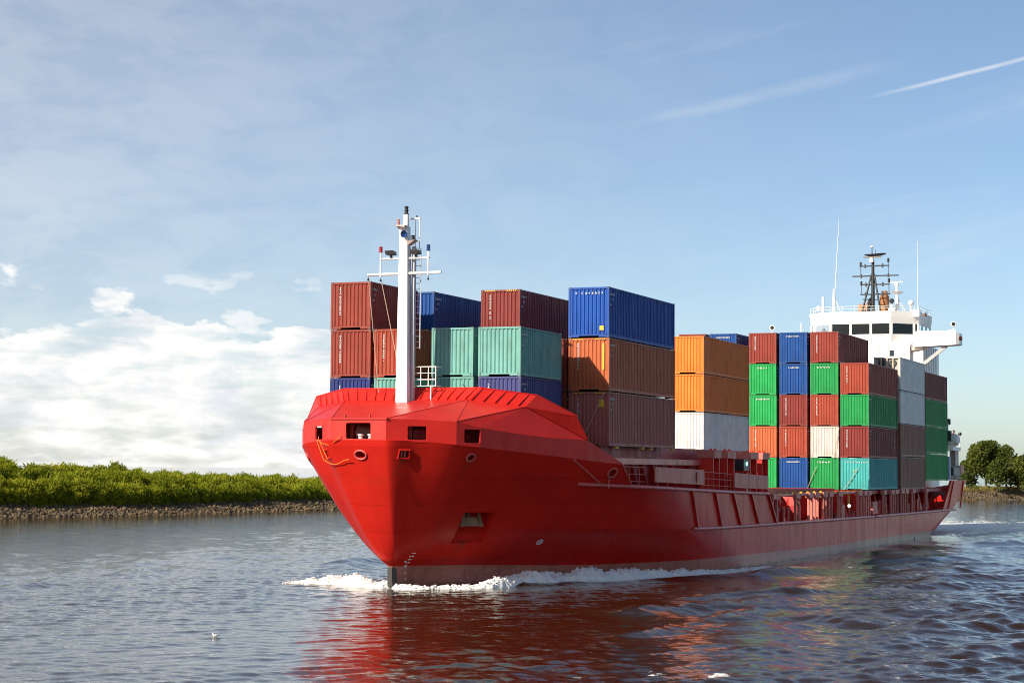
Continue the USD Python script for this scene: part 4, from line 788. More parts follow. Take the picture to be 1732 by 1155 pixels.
# radar mast on the monkey island
RM = part(SHIP, 'radar_mast', MB().tube([(106, -.51, 23.16), (106, -.51, 27.6)], .20, 12).tube([(106, -.51, 27.6), (106, -.51, 29.0)], .16, 12), M_BLACK, smooth=40)
for a, b_ in (((105.2, .55, 23.2), (106, -.35, 27.5)), ((105.2, -1.5, 23.2), (106, -.66, 27.5)), ((107.2, .2, 23.2), (106, -.51, 26.2)), ((105.4, .35, 23.2), (106, -.5, 24.8))): part(RM, 'mast_leg', MB().tube([a, b_], .10, 8), M_BLACK, smooth=50)
for y0, y1, z in ((.92, -2.30, 28.42), (1.72, -3.32, 27.34), (.78, -2.34, 26.40), (.85, -2.40, 25.34)):
    part(RM, 'yard', MB().tube([(105.9, y0, z), (105.9, y1, z)], .07, 8), M_BLACK, smooth=50)
    for y in (y0*.55 - .2, y1*.62 - .15): part(RM, 'yard_fitting', MB().box(105.82, 105.98, y - .08, y + .08, z - .22, z + .22), M_BLACK)
for y, z0, z1 in ((.80, 27.3, 28.85), (-2.2, 27.4, 29.2), (.74, 25.3, 26.75), (-2.26, 25.3, 27.0)):
    part(RM, 'yard_upright', MB().tube([(105.9, y, z0), (105.9, y, z1)], .035, 6), M_BLACK); part(RM, 'mast_light', MB().lathe([(0, 0), (.12, 0), (.12, .42), (0, .46)], (105.9, y, z1 - .42), 12), M_BLACK, smooth=40)
part(RM, 'radar_head', MB().lathe([(0, 0), (.24, 0), (.26, .38), (.2, .5), (0, .52)], (105.75, -.42, 28.8), 14), M_WHITE, smooth=40); part(RM, 'radar_scanner', MB().box(105.5, 105.75, -1.5, .42, 29.3, 29.42), M_STEEL)
part(RM, 'mast_platform', MB().hexa([(105.6, -.75, 29.42), (106.4, -.75, 29.42), (106.4, -.25, 29.42), (105.6, -.25, 29.42)], [(105.3, -1.9, 29.74), (106.6, -1.9, 29.74), (106.6, .38, 29.64), (105.3, .38, 29.64)]), M_BLACK)
part(RM, 'mast_pole', MB().tube([(106, -.42, 29.6), (106, -.42, 30.4)], .05, 6).tube([(106, -.8, 29.6), (106, -.8, 30.2)], .03, 6), M_BLACK); part(RM, 'mast_dome', MB().ball((106, -.40, 30.52), .15), M_WHITE, smooth=True)
part(RM, 'cross_bar', MB().tube([(105.3, .45, 24.75), (106, -.51, 24.75)], .05, 6).tube([(106, -.51, 24.75), (105.6, -1.25, 24.72)], .05, 6), M_BLACK)
# funnels
part(SHIP, 'funnel', MB().lathe([(0, 0), (.44, 0), (.50, 1.2), (.50, 2.0), (.34, 2.25), (.34, 2.55), (.26, 2.6), (0, 2.5)], (107, -1.55, 23.16), 20), M_RUST, smooth=35)
part(SHIP, 'funnel_housing', MB().hexa([(106.4, .15, 23.16), (107.6, .15, 23.16), (107.6, 1.25, 23.16), (106.4, 1.25, 23.16)], [(106.5, .2, 24.35), (107.5, .2, 24.35), (107.5, 1.2, 24.35), (106.5, 1.2, 24.35)]), M_RUST)
part(SHIP, 'funnel_pipe', MB().tube([(106.8, .1, 24.2), (106.6, -.15, 24.75), (106.3, -.2, 24.3)], .28, 10), plain('dark_brown_soot', (.05, .028, .02), .7), smooth=50)
# second radar, white
WR = part(SHIP, 'scanner_mast', MB().tube([(104, -3.5, 23.16), (104, -3.46, 26.25)], .24, 10, .13), M_WHITE, smooth=50)
part(WR, 'scanner_bar', MB().box(103.9, 104.1, -4.15, -2.78, 26.34, 26.47), M_WHITE); part(WR, 'scanner_gearbox', MB().box(103.8, 104.2, -3.65, -3.3, 26.0, 26.34), M_WHITE); part(WR, 'mast_platform', MB().hexa([(103.8, -3.7, 25.1), (104.3, -3.7, 25.1), (104.3, -3.2, 25.1), (103.8, -3.2, 25.1)], [(103.4, -4.1, 25.36), (104.6, -4.1, 25.36), (104.6, -2.78, 25.40), (103.4, -2.78, 25.40)]), M_WHITE); part(WR, 'mast_brace', MB().tube([(104, -3.46, 24.9), (104.6, -4.35, 23.16)], .05, 6), M_WHITE); part(WR, 'mast_brace', MB().tube([(104, -3.46, 24.6), (105.2, -3.3, 23.16)], .05, 6), M_WHITE)
# aerials and small roof gear
AM = part(SHIP, 'aerial_mast', MB().tube([(103.2, 3.14, 23.16), (103.2, 3.14, 25.8)], .22, 10, .10), M_WHITE, smooth=50)
part(AM, 'whip_aerial', MB().tube([(103.2, 3.0, 25.8), (103.2, 2.56, 33.4)], .045, 6, .02), M_WHITE); part(AM, 'mast_brace', MB().tube([(103.2, 3.1, 25.0), (103.6, 2.45, 23.16)], .05, 6), M_WHITE)
part(SHIP, 'whip_aerial', MB().tube([(103.2, -5.85, 23.4), (103.2, -5.86, 30.6)], .04, 6, .018), M_WHITE)
part(SHIP, 'roof_post', MB().tube([(103.9, 4.49, 23.16), (103.9, 4.49, 25.0)], .14, 10), M_WHITE); part(SHIP, 'roof_dome', MB().ball((103.9, 5.0, 23.75), .30), M_WHITE, smooth=True)
part(SHIP, 'roof_dome', MB().ball((103.4, -5.1, 24.1), .30).lathe([(0, 0), (.12, 0), (.12, .7), (0, .7)], (103.4, -5.1, 23.16), 10), M_WHITE, smooth=40); part(SHIP, 'searchlight', MB().lathe([(0, -.2), (.2, -.15), (.27, .15), (0, .18)], (103, -3.13, 24.3), 16, axis=(-1, -.2, 0)), M_BLACK, smooth=40); part(SHIP, 'searchlight_stand', MB().tube([(103.1, -3.13, 23.16), (103.1, -3.13, 24.1)], .10, 8).box(102.8, 103.4, -3.5, -2.8, 23.2, 23.5), M_WHITE)
part(SHIP, 'roof_box', MB().box(103.2, 104, -6.0, -5.3, 22.6, 23.3), M_WHITE); part(SHIP, 'roof_horn', MB().lathe([(0, 0), (.06, .1), (.24, .5), (0, .5)], (103.5, -6.2, 22.7), 12, axis=(-.3, -1, .2)), plain('dull_brass', (.25, .15, .09), .4), smooth=40)
part(SHIP, 'flag_staff', MB().tube([(102.6, 6.6, 20.8), (102.6, 6.6, 22.2)], .04, 6), M_WHITE)

# ---------------------------------------------------------------- gear at the stern
ST = part(SHIP, 'aft_platform', MB().box(101.4, 106.3, -9.75, -7.0, 8.45, 8.85), M_WHITE)
for x, w_ in ((101.6, .12), (102.5, .10), (103.4, .16), (104.4, .08), (105.0, .08), (105.9, .08)): part(ST, 'platform_post', MB().tube([(x, -9.5, 5.4), (x, -9.5, 8.45)], w_, 8), M_STEEL if w_ > .09 else M_WHITE, smooth=50)
for x in (105.3, 106.2): part(ST, 'platform_rail_post', MB().tube([(x, -9.65, 8.85), (x, -9.65, 9.9)], .035, 6), M_WHITE)
for z in (9.4, 9.9): part(ST, 'platform_rail', MB().tube([(102.0, -9.7, z), (106.2, -9.7, z)], .03, 6), M_WHITE)
part(ST, 'platform_lamp', MB().lathe([(0, -.15), (.14, -.1), (.2, .15), (0, .2)], (105.8, -9.7, 10.25), 12, axis=(1, -.2, 0)), M_BLACK, smooth=40)
DV = part(SHIP, 'stern_crane', MB().tube([(101.6, -9.0, 8.85), (101.6, -9.0, 11.2)], .32, 12, .24), paint('pale_blue_crane_paint', (.36, .48, .62), rough=.5), smooth=40)
part(DV, 'crane_cab', MB().box(101.0, 101.7, -9.6, -8.7, 9.4, 10.5), M_BLACK); part(DV, 'crane_jib', MB().beam((101.2, -9.0, 11.0), (102.9, -9.1, 11.55), .3, .32), M_BLACK); part(DV, 'crane_jib_head', MB().lathe([(0, -.2), (.3, -.2), (.34, .0), (.3, .2), (0, .2)], (102.6, -9.1, 11.45), 14, axis=(0, 1, 0)), M_BLACK, smooth=40)
part(SHIP, 'aft_winch_house', MB().box(100.0, 106.9, -9.6, -6.5, 5.45, 6.85), plain('black_stern_paint', (.03, .012, .012), .5)); part(SHIP, 'stern_locker', MB().box(101.2, 105.3, -9.85, -9.55, 5.9, 6.72), plain('dark_grey_locker', (.055, .065, .07), .45))
part(SHIP, 'stern_red_plate', MB().box(105.2, 107.4, -9.9, -9.8, 6.1, 6.95), M_PINK); part(SHIP, 'stern_ladder_cage', MB().box(99.5, 100.4, -9.7, -9.1, 5.4, 7.8), paint('pale_blue_crane_paint', (.36, .48, .62)))
solo('life_raft_canister', MB().lathe([(0, -.75), (.45, -.72), (.62, -.5), (.64, -.02), (.68, 0), (.64, .02), (.62, .5), (.45, .72), (0, .75)], (101.9, -9.55, 9.55), 20, axis=(.25, 1, 0)).box(101.4, 102.4, -9.9, -9.2, 8.85, 9.0), M_WHITE, 'white round life raft canister lying on the raised stern platform', 'life raft', smooth=40)

# ---------------------------------------------------------------- a person on the stern platform
def limb(joints):
    out = []
    for (a, ra), (b_, rb) in joints:
        s1 = m3.Manifold.sphere(ra, 14).translate(tuple(map(float, a))); s2 = m3.Manifold.sphere(rb, 14).translate(tuple(map(float, b_)))
        out.append(m3.Manifold.batch_hull([s1, s2]))
    return m3.Manifold.batch_boolean(out, m3.OpType.Add)
def person():
    o = np.array([104.0, -9.25, 8.85]); t = thing('person', 'person in a red top and dark trousers leaning on the rail of the stern platform', 'person', o)
    P = lambda x, y, z: o + np.array([x, y, z])
    # faces the port rail (-y), leaning a little forward, one arm reaching aft along the rail
    body = limb([((P(-.10, 0, .08), .05), (P(-.10, -.16, .05), .035)), ((P(.10, .05, .08), .05), (P(.10, -.11, .05), .035)),
        ((P(-.10, .02, .10), .048), (P(-.10, .0, .48), .062)), ((P(-.10, .0, .48), .062), (P(-.09, .05, .90), .085)), ((P(.10, .07, .10), .048), (P(.10, .03, .48), .062)), ((P(.10, .03, .48), .062), (P(.09, .05, .90), .085)),
        ((P(-.07, .05, .92), .12), (P(.07, .05, .92), .12)), ((P(-.06, .04, .95), .12), (P(-.09, -.10, 1.36), .12)), ((P(.06, .04, .95), .12), (P(.09, -.10, 1.36), .12)), ((P(-.09, -.10, 1.36), .12), (P(.09, -.10, 1.36), .12)), ((P(-.15, -.11, 1.40), .075), (P(.15, -.11, 1.40), .075)),
        ((P(0, -.12, 1.42), .06), (P(0, -.17, 1.56), .055)), ((P(-.19, -.11, 1.40), .062), (P(-.24, -.26, 1.16), .046)), ((P(-.24, -.26, 1.16), .046), (P(-.20, -.45, 1.07), .032)), ((P(.19, -.11, 1.40), .062), (P(.34, -.26, 1.22), .046)), ((P(.34, -.26, 1.22), .046), (P(.50, -.42, 1.10), .032)),
        ((P(0, -.17, 1.60), .085), (P(0, -.185, 1.69), .09)), ((P(0, -.25, 1.56), .045), (P(0, -.23, 1.64), .07)), ((P(0, -.285, 1.625), .014), (P(0, -.272, 1.65), .012)), ((P(-.095, -.175, 1.63), .018), (P(-.092, -.17, 1.66), .018)), ((P(.095, -.175, 1.63), .018), (P(.092, -.17, 1.66), .018))]
        + [((P(-.20 + .018*k, -.46, 1.07), .011), (P(-.20 + .02*k, -.53 + .008*abs(k), 1.055), .008)) for k in (-1.5, -.5, .5, 1.5)] + [((P(.50 + .016*k, -.43, 1.10), .011), (P(.53 + .018*k, -.49, 1.06), .008)) for k in (-1.5, -.5, .5, 1.5)] + [((P(-.165, -.43, 1.075), .011), (P(-.145, -.48, 1.06), .009)), ((P(.47, -.40, 1.10), .011), (P(.455, -.45, 1.07), .009))])
    v, f = arr(body.refine_to_length(.03)); m = trimesh.Trimesh(v, f); trimesh.smoothing.filter_taubin(m, iterations=4)
    part(t, 'body', m, plain('skin', (.42, .25, .17), .5), smooth=True)
    top = limb([((P(-.07, .05, .90), .135), (P(-.09, -.10, 1.36), .135)), ((P(.07, .05, .90), .135), (P(.09, -.10, 1.36), .135)), ((P(-.09, -.10, 1.36), .135), (P(.09, -.10, 1.36), .135)), ((P(-.16, -.11, 1.40), .085), (P(.16, -.11, 1.40), .085)), ((P(-.19, -.11, 1.40), .075), (P(-.24, -.26, 1.16), .06)), ((P(-.24, -.26, 1.16), .06), (P(-.205, -.42, 1.085), .045)), ((P(.19, -.11, 1.40), .075), (P(.34, -.26, 1.22), .06)), ((P(.34, -.26, 1.22), .06), (P(.475, -.395, 1.12), .045)), ((P(-.06, .05, .92), .135), (P(.06, .05, .92), .135))])
    part(t, 'red_top', top, plain('red_cloth', (.30, .03, .03), .8), smooth=40)
    tr = limb([((P(-.10, .02, .12), .065), (P(-.10, .0, .48), .078)), ((P(-.10, .0, .48), .078), (P(-.09, .05, .90), .105)), ((P(.10, .07, .12), .065), (P(.10, .03, .48), .078)), ((P(.10, .03, .48), .078), (P(.09, .05, .90), .105)), ((P(-.07, .05, .92), .13), (P(.07, .05, .92), .13))])
    part(t, 'trousers', tr, plain('dark_blue_cloth', (.03, .035, .06), .8), smooth=40)
    part(t, 'hair', m3.Manifold.batch_hull([m3.Manifold.sphere(.098, 16).translate(tuple(P(0, -.15, 1.69))), m3.Manifold.sphere(.07, 16).translate(tuple(P(0, -.12, 1.60)))]), plain('dark_hair', (.02, .015, .012), .6), smooth=True)
    for s_ in (-1, 1): part(t, 'shoe', limb([((P(.1*s_, .03 + .05*(s_ > 0), .05), .05), (P(.1*s_, -.16 + .05*(s_ > 0), .045), .045))]), M_BLACK, smooth=40)
person()
# ---------------------------------------------------------------- orange heaving line hanging out of the bow openings
def sag(a, b_, d, n=14):
    a, b_ = np.array(a, float), np.array(b_, float); k = np.linspace(0, 1, n)[:, None]; return a + (b_ - a)*k - np.array([0, 0, 1.])*d*4*k*(1 - k)
solo('orange_line', MB().tube(np.vstack([[(-14.62, 2.72, 7.78)], sag((-14.80, 2.78, 7.66), (-14.78, 2.35, 6.62), -.0, 6)[1:], sag((-14.78, 2.35, 6.62), (-15.25, .95, 6.55), .22, 10)[1:], [(-15.36, .6, 6.62)]]), .02, 6).tube(np.vstack([sag((-14.85, 2.62, 7.60), (-15.72, 1.0, 7.72), .32, 16), [(-15.5, .9, 7.85)]]), .02, 6).tube(sag((-14.9, 2.55, 7.58), (-15.0, 2.0, 6.6), -.02, 6), .02, 6), M_ROPE, 'orange line hanging in loops from the openings of the bow', 'rope', smooth=60)
# ---------------------------------------------------------------- the river
def axis(parts):
    out = [np.array([parts[0][0]], float)]
    for a, b_, h0, h1 in parts:
        x, xs = a, []
        while x < b_: x += h0 + (h1 - h0)*(x - a)/(b_ - a); xs.append(min(x, b_))
        out.append(np.array(xs))
    return np.unique(np.concatenate(out))
gx = axis([(-6000, -400, 900, 60), (-400, -100, 50, 3), (-100, -62, 2.5, .2), (-62, 12, .17, .17), (12, 60, .17, .5), (60, 200, .5, 1.6), (200, 520, 1.6, 5), (520, 6000, 5, 900)])
gy = axis([(-6000, -300, 900, 30), (-300, -50, 25, .6), (-50, -41, .5, .19), (-41, 10, .19, .19), (10, 30, .19, .4), (30, 110, .4, 1.4), (110, 600, 1.5, 30), (600, 6000, 30, 900)])
Xg, Yg = np.meshgrid(gx, gy, indexing='ij')
dx = np.gradient(gx)[:, None]*np.ones_like(Yg); dy = np.gradient(gy)[None, :]*np.ones_like(Xg); hs = np.maximum(dx, dy)
def halfb(x): return np.interp(x, [-11.7, -11.4, -10.6, -9.5, -8, -5, -1.5, 1.5, 5, 8.5, 13, 19, 84, 88, 92], [0, .25, .6, 1.05, 1.75, 3.15, 4.8, 6.2, 7.7, 8.85, 9.75, 10.1, 10.1, 9.0, 0])
rng = np.random.default_rng(11)
Zg = np.zeros_like(Xg)
patch = meshkit.noise(np.stack([Xg*.035, Yg*.035, np.zeros_like(Xg)], -1), 5)         # gusts: livelier and calmer patches
lee = np.exp(-((Yg + 15)/15)**4)*np.clip((Xg + 62)/14, 0, 1)*np.clip((30 - Xg)/20, 0, 1); ruffle = 1 - .40*lee      # water sheltered by the hull lies smoother
# confused chop thrown up along the port side
chop = np.clip((-Yg - 11)/12, 0, 1)*np.clip((Xg + 75)/20, 0, 1)*np.clip((170 - Xg)/60, 0, 1); chop = chop*chop*(3 - 2*chop)
comps = []
for i in range(54):
    lam = .42*(6.0/.42)**(i/53.); th = .39 + rng.normal(0, .75) + (np.pi if rng.random() < .3 else 0)
    slope = .0155*(1.5 if lam < 1.1 else .8 if lam < 2.0 else .28)
    comps.append((lam, th, slope, rng.uniform(0, 6.28)))
for lam, th, slope, ph in comps:
    k = 2*np.pi/lam; m = np.clip(lam/(2.2*hs) - .7, 0, 1)
    if m.max() == 0: continue
    arg = k*(Xg*math.cos(th) + Yg*math.sin(th)) + ph
    w = np.sin(arg + .35*np.sin(arg)); Zg += slope/k*w*m*(.65 + .7*patch)*(1 + 1.3*chop*(lam < 1.8))*ruffle
gust = meshkit.fbm(np.stack([Xg*.09, Yg*.12, np.zeros_like(Xg)], -1), 3, 15)
for i in range(22):
    lam = 1.3*(7.5/1.3)**(i/21.); th = .39 + rng.normal(0, 1.0) + (np.pi if rng.random() < .4 else 0); k = 2*np.pi/lam; m = np.clip(lam/(2.6*hs) - .6, 0, 1); arg = k*(Xg*math.cos(th) + Yg*math.sin(th)) + rng.uniform(0, 6.28)
    Zg += .042/k*np.sin(arg + .4*np.sin(arg))*m*chop*(.35 + .65*ruffle)*np.clip(2.4*gust - .5, .15, 1.7)
# the ship's own waves: ridges fanning out from both shoulders, steepest close to the side
wake = np.zeros_like(Xg)
for sd in (-1, 1):
    for k, (x0, y0, ang, amp, ln, wd) in enumerate(((-10.5, 2.0, 38, .20, 10, .55), (-6, 5.2, 24, .26, 26, .9), (3, 11.0, 20, .22, 26, 1.1), (9, 12.4, 27, .26, 24, 1.25), (17, 13.2, 30, .32, 26, 1.4), (28, 13., 31, .30, 30, 1.5), (42, 12.0, 31, .30, 34, 1.7), (58, 12.0, 31, .30, 40, 1.8), (-16, 14.5, 22, .22, 22, .9), (-24, 15.5, 14, .20, 26, .9), (-33, 19, 12, .22, 24, .8), (-4, 22, 26, .24, 20, 1.0), (10, 24, 30, .26, 24, 1.2))):
        a = math.radians(ang); tx, ty = math.cos(a), sd*math.sin(a); X_, Y_ = Xg - x0, Yg - sd*y0
        u = X_*tx + Y_*ty; v = (-X_*ty + Y_*tx)*sd + .9*np.sin(u*.23 + k*1.7) + .35*np.sin(u*.71 + k)
        env = np.clip(u/2.5 + .5, 0, 1)*np.clip((ln - u)/(.5*ln), 0, 1)
        amp_ = amp*(.75 + .5*np.sin(u*.37 + k*2.1))*(1. if sd < 0 else .6)
        wake += amp_*env*(np.exp(-(v/wd)**2) - .55*np.exp(-((v + 1.7*wd)/(1.25*wd))**2) - .2*np.exp(-((v - 1.8*wd)/(1.3*wd))**2))*np.clip(2.2/hs - .5, 0, 1)
hb = halfb(Xg); off = np.abs(Yg) - hb                                   # distance outside the plating
along = np.clip((Xg + 13)/3, 0, 1)*np.clip((90 - Xg)/10, 0, 1)
wake += -.16*np.exp(-(off/2.2)**2)*along*np.clip(1 - np.abs(Xg + 1)/14, 0, 1)
Zg += wake
# where it breaks white
n1 = meshkit.fbm(np.stack([Xg*1.9, Yg*1.9, np.zeros_like(Xg)], -1), 4, 3); n3 = meshkit.noise(np.stack([Xg*5., Yg*6.5, np.zeros_like(Xg)], -1), 6)
n2 = meshkit.fbm(np.stack([Xg*.22, Yg*.9, np.zeros_like(Xg)], -1), 4, 9)
F = np.zeros_like(Xg)
port = (Yg < 0)
F = np.maximum(F, port*np.clip(1.15 - off/1.1, 0, 1.1)*(off > -.6)*np.clip((Xg + 10.5)/2.5, 0, 1)*np.clip((11 - Xg)/12, 0, 1))
F = np.maximum(F, .62*np.exp(-((off - .7)/1.1)**2)*np.clip((Xg - 4)/4, 0, 1)*np.clip((34 - Xg)/22, 0, 1))
F = np.maximum(F, 1.5*np.exp(-(Yg/(12.5 + np.clip(Xg - 88, 0, 200)*.10))**4)*np.clip((Xg - 87)/4, 0, 1)*np.clip((190 - Xg)/90, 0, 1))
F = np.maximum(F, 1.15*np.exp(-((np.abs(Yg) - 11.5 - (Xg - 80)*.10)/2.2)**2)*np.clip((Xg - 82)/10, 0, 1)*np.clip((230 - Xg)/100, 0, 1))
for cx, cy, rx, ry, s_ in ((-39.4, -33.1, .9, .35, 1.0), (-47.1, -23.6, 1.5, .35, .95), (-46.0, -25.5, 1.0, .25, .72), (-45.0, -27.6, 1.4, .35, .95), (-44.5, -29.3, 1.6, .3, .72), (11.2, -18.3, 1.2, .3, .9), (22., -18.2, 1.0, .35, .8), (-8.0, 4.8, .7, .2, .9), (-5.8, 7.5, .5, .2, .8), (64, -20, 5, 1.2, .74), (52, -23, 5, 1.0, .70), (40, -16.5, 4, .8, .68), (6, -16, 3., .35, .66), (30, -13, 4, .4, .70)):
    F = np.maximum(F, .66*s_*np.exp(-((Xg - cx)/(rx*1.5))**2 - ((Yg - cy)/(ry*1.6))**2))
foam = np.clip((F + .95*(n1 - .5) + .5*(n2 - .5) + .45*(n3 - .5) - .58)/.26, 0, 1)*(F > .12)
Zg += foam*.03*(n1 - .3)
nx, ny = len(gx), len(gy); idx = np.arange(nx*ny).reshape(nx, ny)
q = np.stack([idx[:-1, :-1], idx[1:, :-1], idx[1:, 1:], idx[:-1, 1:]], -1).reshape(-1, 4)
V = np.stack([Xg, Yg, Zg], -1).reshape(-1, 3)
inside = ((np.abs(Yg) < hb - 1.0) & (Xg > -10) & (Xg < 86)).ravel()                    # nothing to see under the ship
q = q[~inside[q].all(1)]
def water_material():
    n = {'g': ('geometry', {}), 'at': ('attribute', dict(attribute='foam')),
         'm1': ('mapping', dict(rotation=(0, 0, -.39), scale=(1., .42, 1.))), 'w1': ('noise_texture', dict(scale=3.2, detail=4., roughness=.58)), 'w2': ('noise_texture', dict(scale=9.0, detail=3., roughness=.6)),
         'rg': ('attribute', dict(attribute='ruffle')), 'r1': ('math', dict(math_type='multiply', value2=.5)), 'b1': ('bump', dict(distance=.06)), 'b2': ('bump', dict(distance=.022)),
         'col': ('rgb_ramp', dict(ramp=[(.3, (.018, .0078, .0022)), (.7, (.026, .0118, .0034))])), 'n': ('noise_texture', dict(scale=.12, detail=3.)),
         'p': ('principled_bsdf', dict(roughness=.03, ior=1.33, specular_ior_level=.5)),
         'fn': ('noise_texture', dict(scale=7., detail=5., roughness=.65)), 'fm': ('math', dict(math_type='multiply_add', value2=2.2, value3=-1.15)), 'fa': ('math', dict(math_type='add')), 'fr': ('map_range', dict(range_type='smoothstep', from_min=.42, from_max=.80)),
         'fc': ('principled_bsdf', dict(base_color=(.74, .73, .70), roughness=.75, specular_ior_level=.3)), 'mx': ('mix_closure', {})}
    L = [('g.position', 'm1.vector'), ('m1.vector', 'w1.vector'), ('m1.vector', 'w2.vector'), ('rg.fac', 'r1.value1'), ('r1.value', 'b1.strength'), ('r1.value', 'b2.strength'), ('w1.fac', 'b1.height'), ('w2.fac', 'b2.height'), ('b1.normal', 'b2.normal'), ('b2.normal', 'p.normal'), ('g.position', 'n.vector'), ('n.fac', 'col.fac'), ('col.color', 'p.base_color'),
         ('g.position', 'fn.vector'), ('fn.fac', 'fm.value1'), ('fm.value', 'fa.value1'), ('at.fac', 'fa.value2'), ('fa.value', 'fr.value'), ('fr.result', 'mx.fac'), ('p.BSDF', 'mx.closure1'), ('fc.BSDF', 'mx.closure2'), ('b2.normal', 'fc.normal')]
    return mat('brown_river_water', n, L, 'mx.closure')
rp_ = solo('river', (V, q), water_material(), kind='structure', smooth=True)
UsdGeom.PrimvarsAPI(stage.GetPrimAtPath(rp_)).CreatePrimvar('foam', Sdf.ValueTypeNames.FloatArray, 'vertex').Set(Vt.FloatArray.FromNumpy(foam.ravel().astype(np.float32)))

UsdGeom.PrimvarsAPI(stage.GetPrimAtPath(rp_)).CreatePrimvar('ruffle', Sdf.ValueTypeNames.FloatArray, 'vertex').Set(Vt.FloatArray.FromNumpy(ruffle.ravel().astype(np.float32)))

# ---------------------------------------------------------------- bow wave: tumbling froth thrown off the stem
M_FOAM = mat('white_froth', {'p': ('principled_bsdf', dict(base_color=(.80, .79, .76), roughness=.8, specular_ior_level=.25, subsurface_weight=.0))}, [])
def bow_wave():
    rng = np.random.default_rng(5); b = MB(); ico1 = trimesh.creation.icosphere(subdivisions=1, radius=1.); ico2 = trimesh.creation.icosphere(subdivisions=2, radius=1.)
    v2 = np.array(ico2.vertices); f2 = np.array(ico2.faces); v1 = np.array(ico1.vertices); f1 = np.array(ico1.faces)
    ps = np.array([(-11.45, .05), (-11.75, 1.0), (-10.7, 2.7), (-10.1, 4.2), (-10.2, 5.6), (-11.0, 6.7)]); pp = np.array([(-11.45, -.05), (-11.5, -1.1), (-10.2, -3.0), (-8.6, -4.2), (-6.4, -4.5), (-3.0, -5.6), (0, -6.9), (4, -8.5), (8, -9.8), (12, -10.6), (22, -11.2)])
    def run(P, hts, wds, n, seed):
        s = np.r_[0, np.cumsum(np.linalg.norm(np.diff(P, axis=0), axis=1))]; px, py = PI(s, P[:, 0]), PI(s, P[:, 1]); fh, fwd = PI(s, hts), PI(s, wds)
        U = np.arange(0, s[-1], .045); K = np.linspace(-1, 1, 41); UU, KK = np.meshgrid(U, K, indexing='ij'); ua, ub = np.clip(UU - .3, 0, s[-1]), np.clip(UU + .3, 0, s[-1])
        tx, ty = px(ub) - px(ua), py(ub) - py(ua); q_ = np.hypot(tx, ty); tx, ty = tx/q_, ty/q_
        w = fwd(UU)*(.8 + .5*(meshkit.fbm(np.stack([UU*1.1, UU*0, UU*0 + seed], -1), 3, 5) - .5)*2); nA = meshkit.fbm(np.stack([UU*1.5, KK*w*1.5, UU*0 + seed], -1), 3, 7); nB = meshkit.noise(np.stack([UU*7, KK*w*7, UU*0 + seed], -1), 8); nC = meshkit.noise(np.stack([UU*15, KK*w*15, UU*0 + seed], -1), 9)
        lump = 1 - np.abs(2*nB - 1); hgt = fh(UU)*np.clip(1 - KK**2, 0, 1)**.6*(.30 + 1.05*nA + .26*lump + .14*(nC - .5))
        X_ = px(UU) - ty*KK*w + .10*(nC - .5); Y_ = py(UU) + tx*KK*w + .10*(nB - .5); Z_ = hgt - .10 + .02*(np.abs(KK) < .98)
        i_ = np.arange(UU.size).reshape(UU.shape); qd = np.stack([i_[:-1, :-1], i_[1:, :-1], i_[1:, 1:], i_[:-1, 1:]], -1).reshape(-1, 4); b.add((np.stack([X_, Y_, Z_], -1).reshape(-1, 3), qd))
        for _ in range(n):                                              # clots of froth along the crest
            u = rng.uniform(0, s[-1]); k = np.clip(rng.normal(0, .4), -1, 1); i = min(int(u/.045), len(U) - 1); j = int((k + 1)*20); c = np.array([X_[i, j], Y_[i, j], Z_[i, j] + rng.uniform(-.02, .05)]); r = rng.uniform(.018, .06)
            d = 1 + .5*(meshkit.noise(v1*2.3 + c*3.1, 8) - .5)[:, None]; b.add((v1*d*r*np.array([rng.uniform(.8, 1.8), rng.uniform(.8, 1.5), .8]) + c, f1))
    run(ps, [.30, .46, .50, .42, .30, .06], [.40, .55, .65, .70, .65, .35], 500, 1)
    run(pp, [.26, .20, .20, .36, .60, .66, .58, .48, .34, .20, .04], [.30, .40, .50, .65, .85, .90, .85, .75, .6, .5, .3], 1600, 2)
    for _ in range(160):                                                # flung drops
        i = rng.integers(0, 2); c = np.array([rng.uniform(-9, 3), 0, 0]); c[1] = -halfb(c[0]) - rng.uniform(.2, 1.3); c[2] = rng.uniform(.4, .95)*max(.2, 1 - abs(c[0] + 4)/9)
        if i: c = np.array([rng.uniform(-12, -10.2), rng.uniform(0, 5.5), rng.uniform(.2, .6)])
        b.add((v1*rng.uniform(.010, .026) + c, f1))
    return b
solo('bow_wave', bow_wave(), M_FOAM, kind='stuff', label='white froth of the bow wave curling off the stem', smooth=True)

# ---------------------------------------------------------------- banks
BL = np.array([(-900, 190), (-300, 150), (-60, 118), (20, 103), (82.3, 95.5), (109.7, 89.0), (147.8, 87.0), (200, 74), (270, 51), (341, 27.1), (353.6, 16.8), (385, -12), (430, -70), (480, -170), (560, -420), (700, -1200)])
sB = np.r_[0, np.cumsum(np.linalg.norm(np.diff(BL, axis=0), axis=1))]; bX, bY = PI(sB, BL[:, 0]), PI(sB, BL[:, 1])
def bank_pt(s, d):
    x, y = bX(s), bY(s); tx, ty = bX(s + 1.) - bX(s - 1.), bY(s + 1.) - bY(s - 1.); n_ = np.hypot(tx, ty); return x - ty/n_*d, y + tx/n_*d
def s_of_x(x): return float(np.interp(x, BL[:, 0], sB))
DD = np.r_[-8, -3, -1, np.linspace(-.4, 6.5, 24), 8, 12, 18, 24, 31, 44, 52, 62, 200, 420]
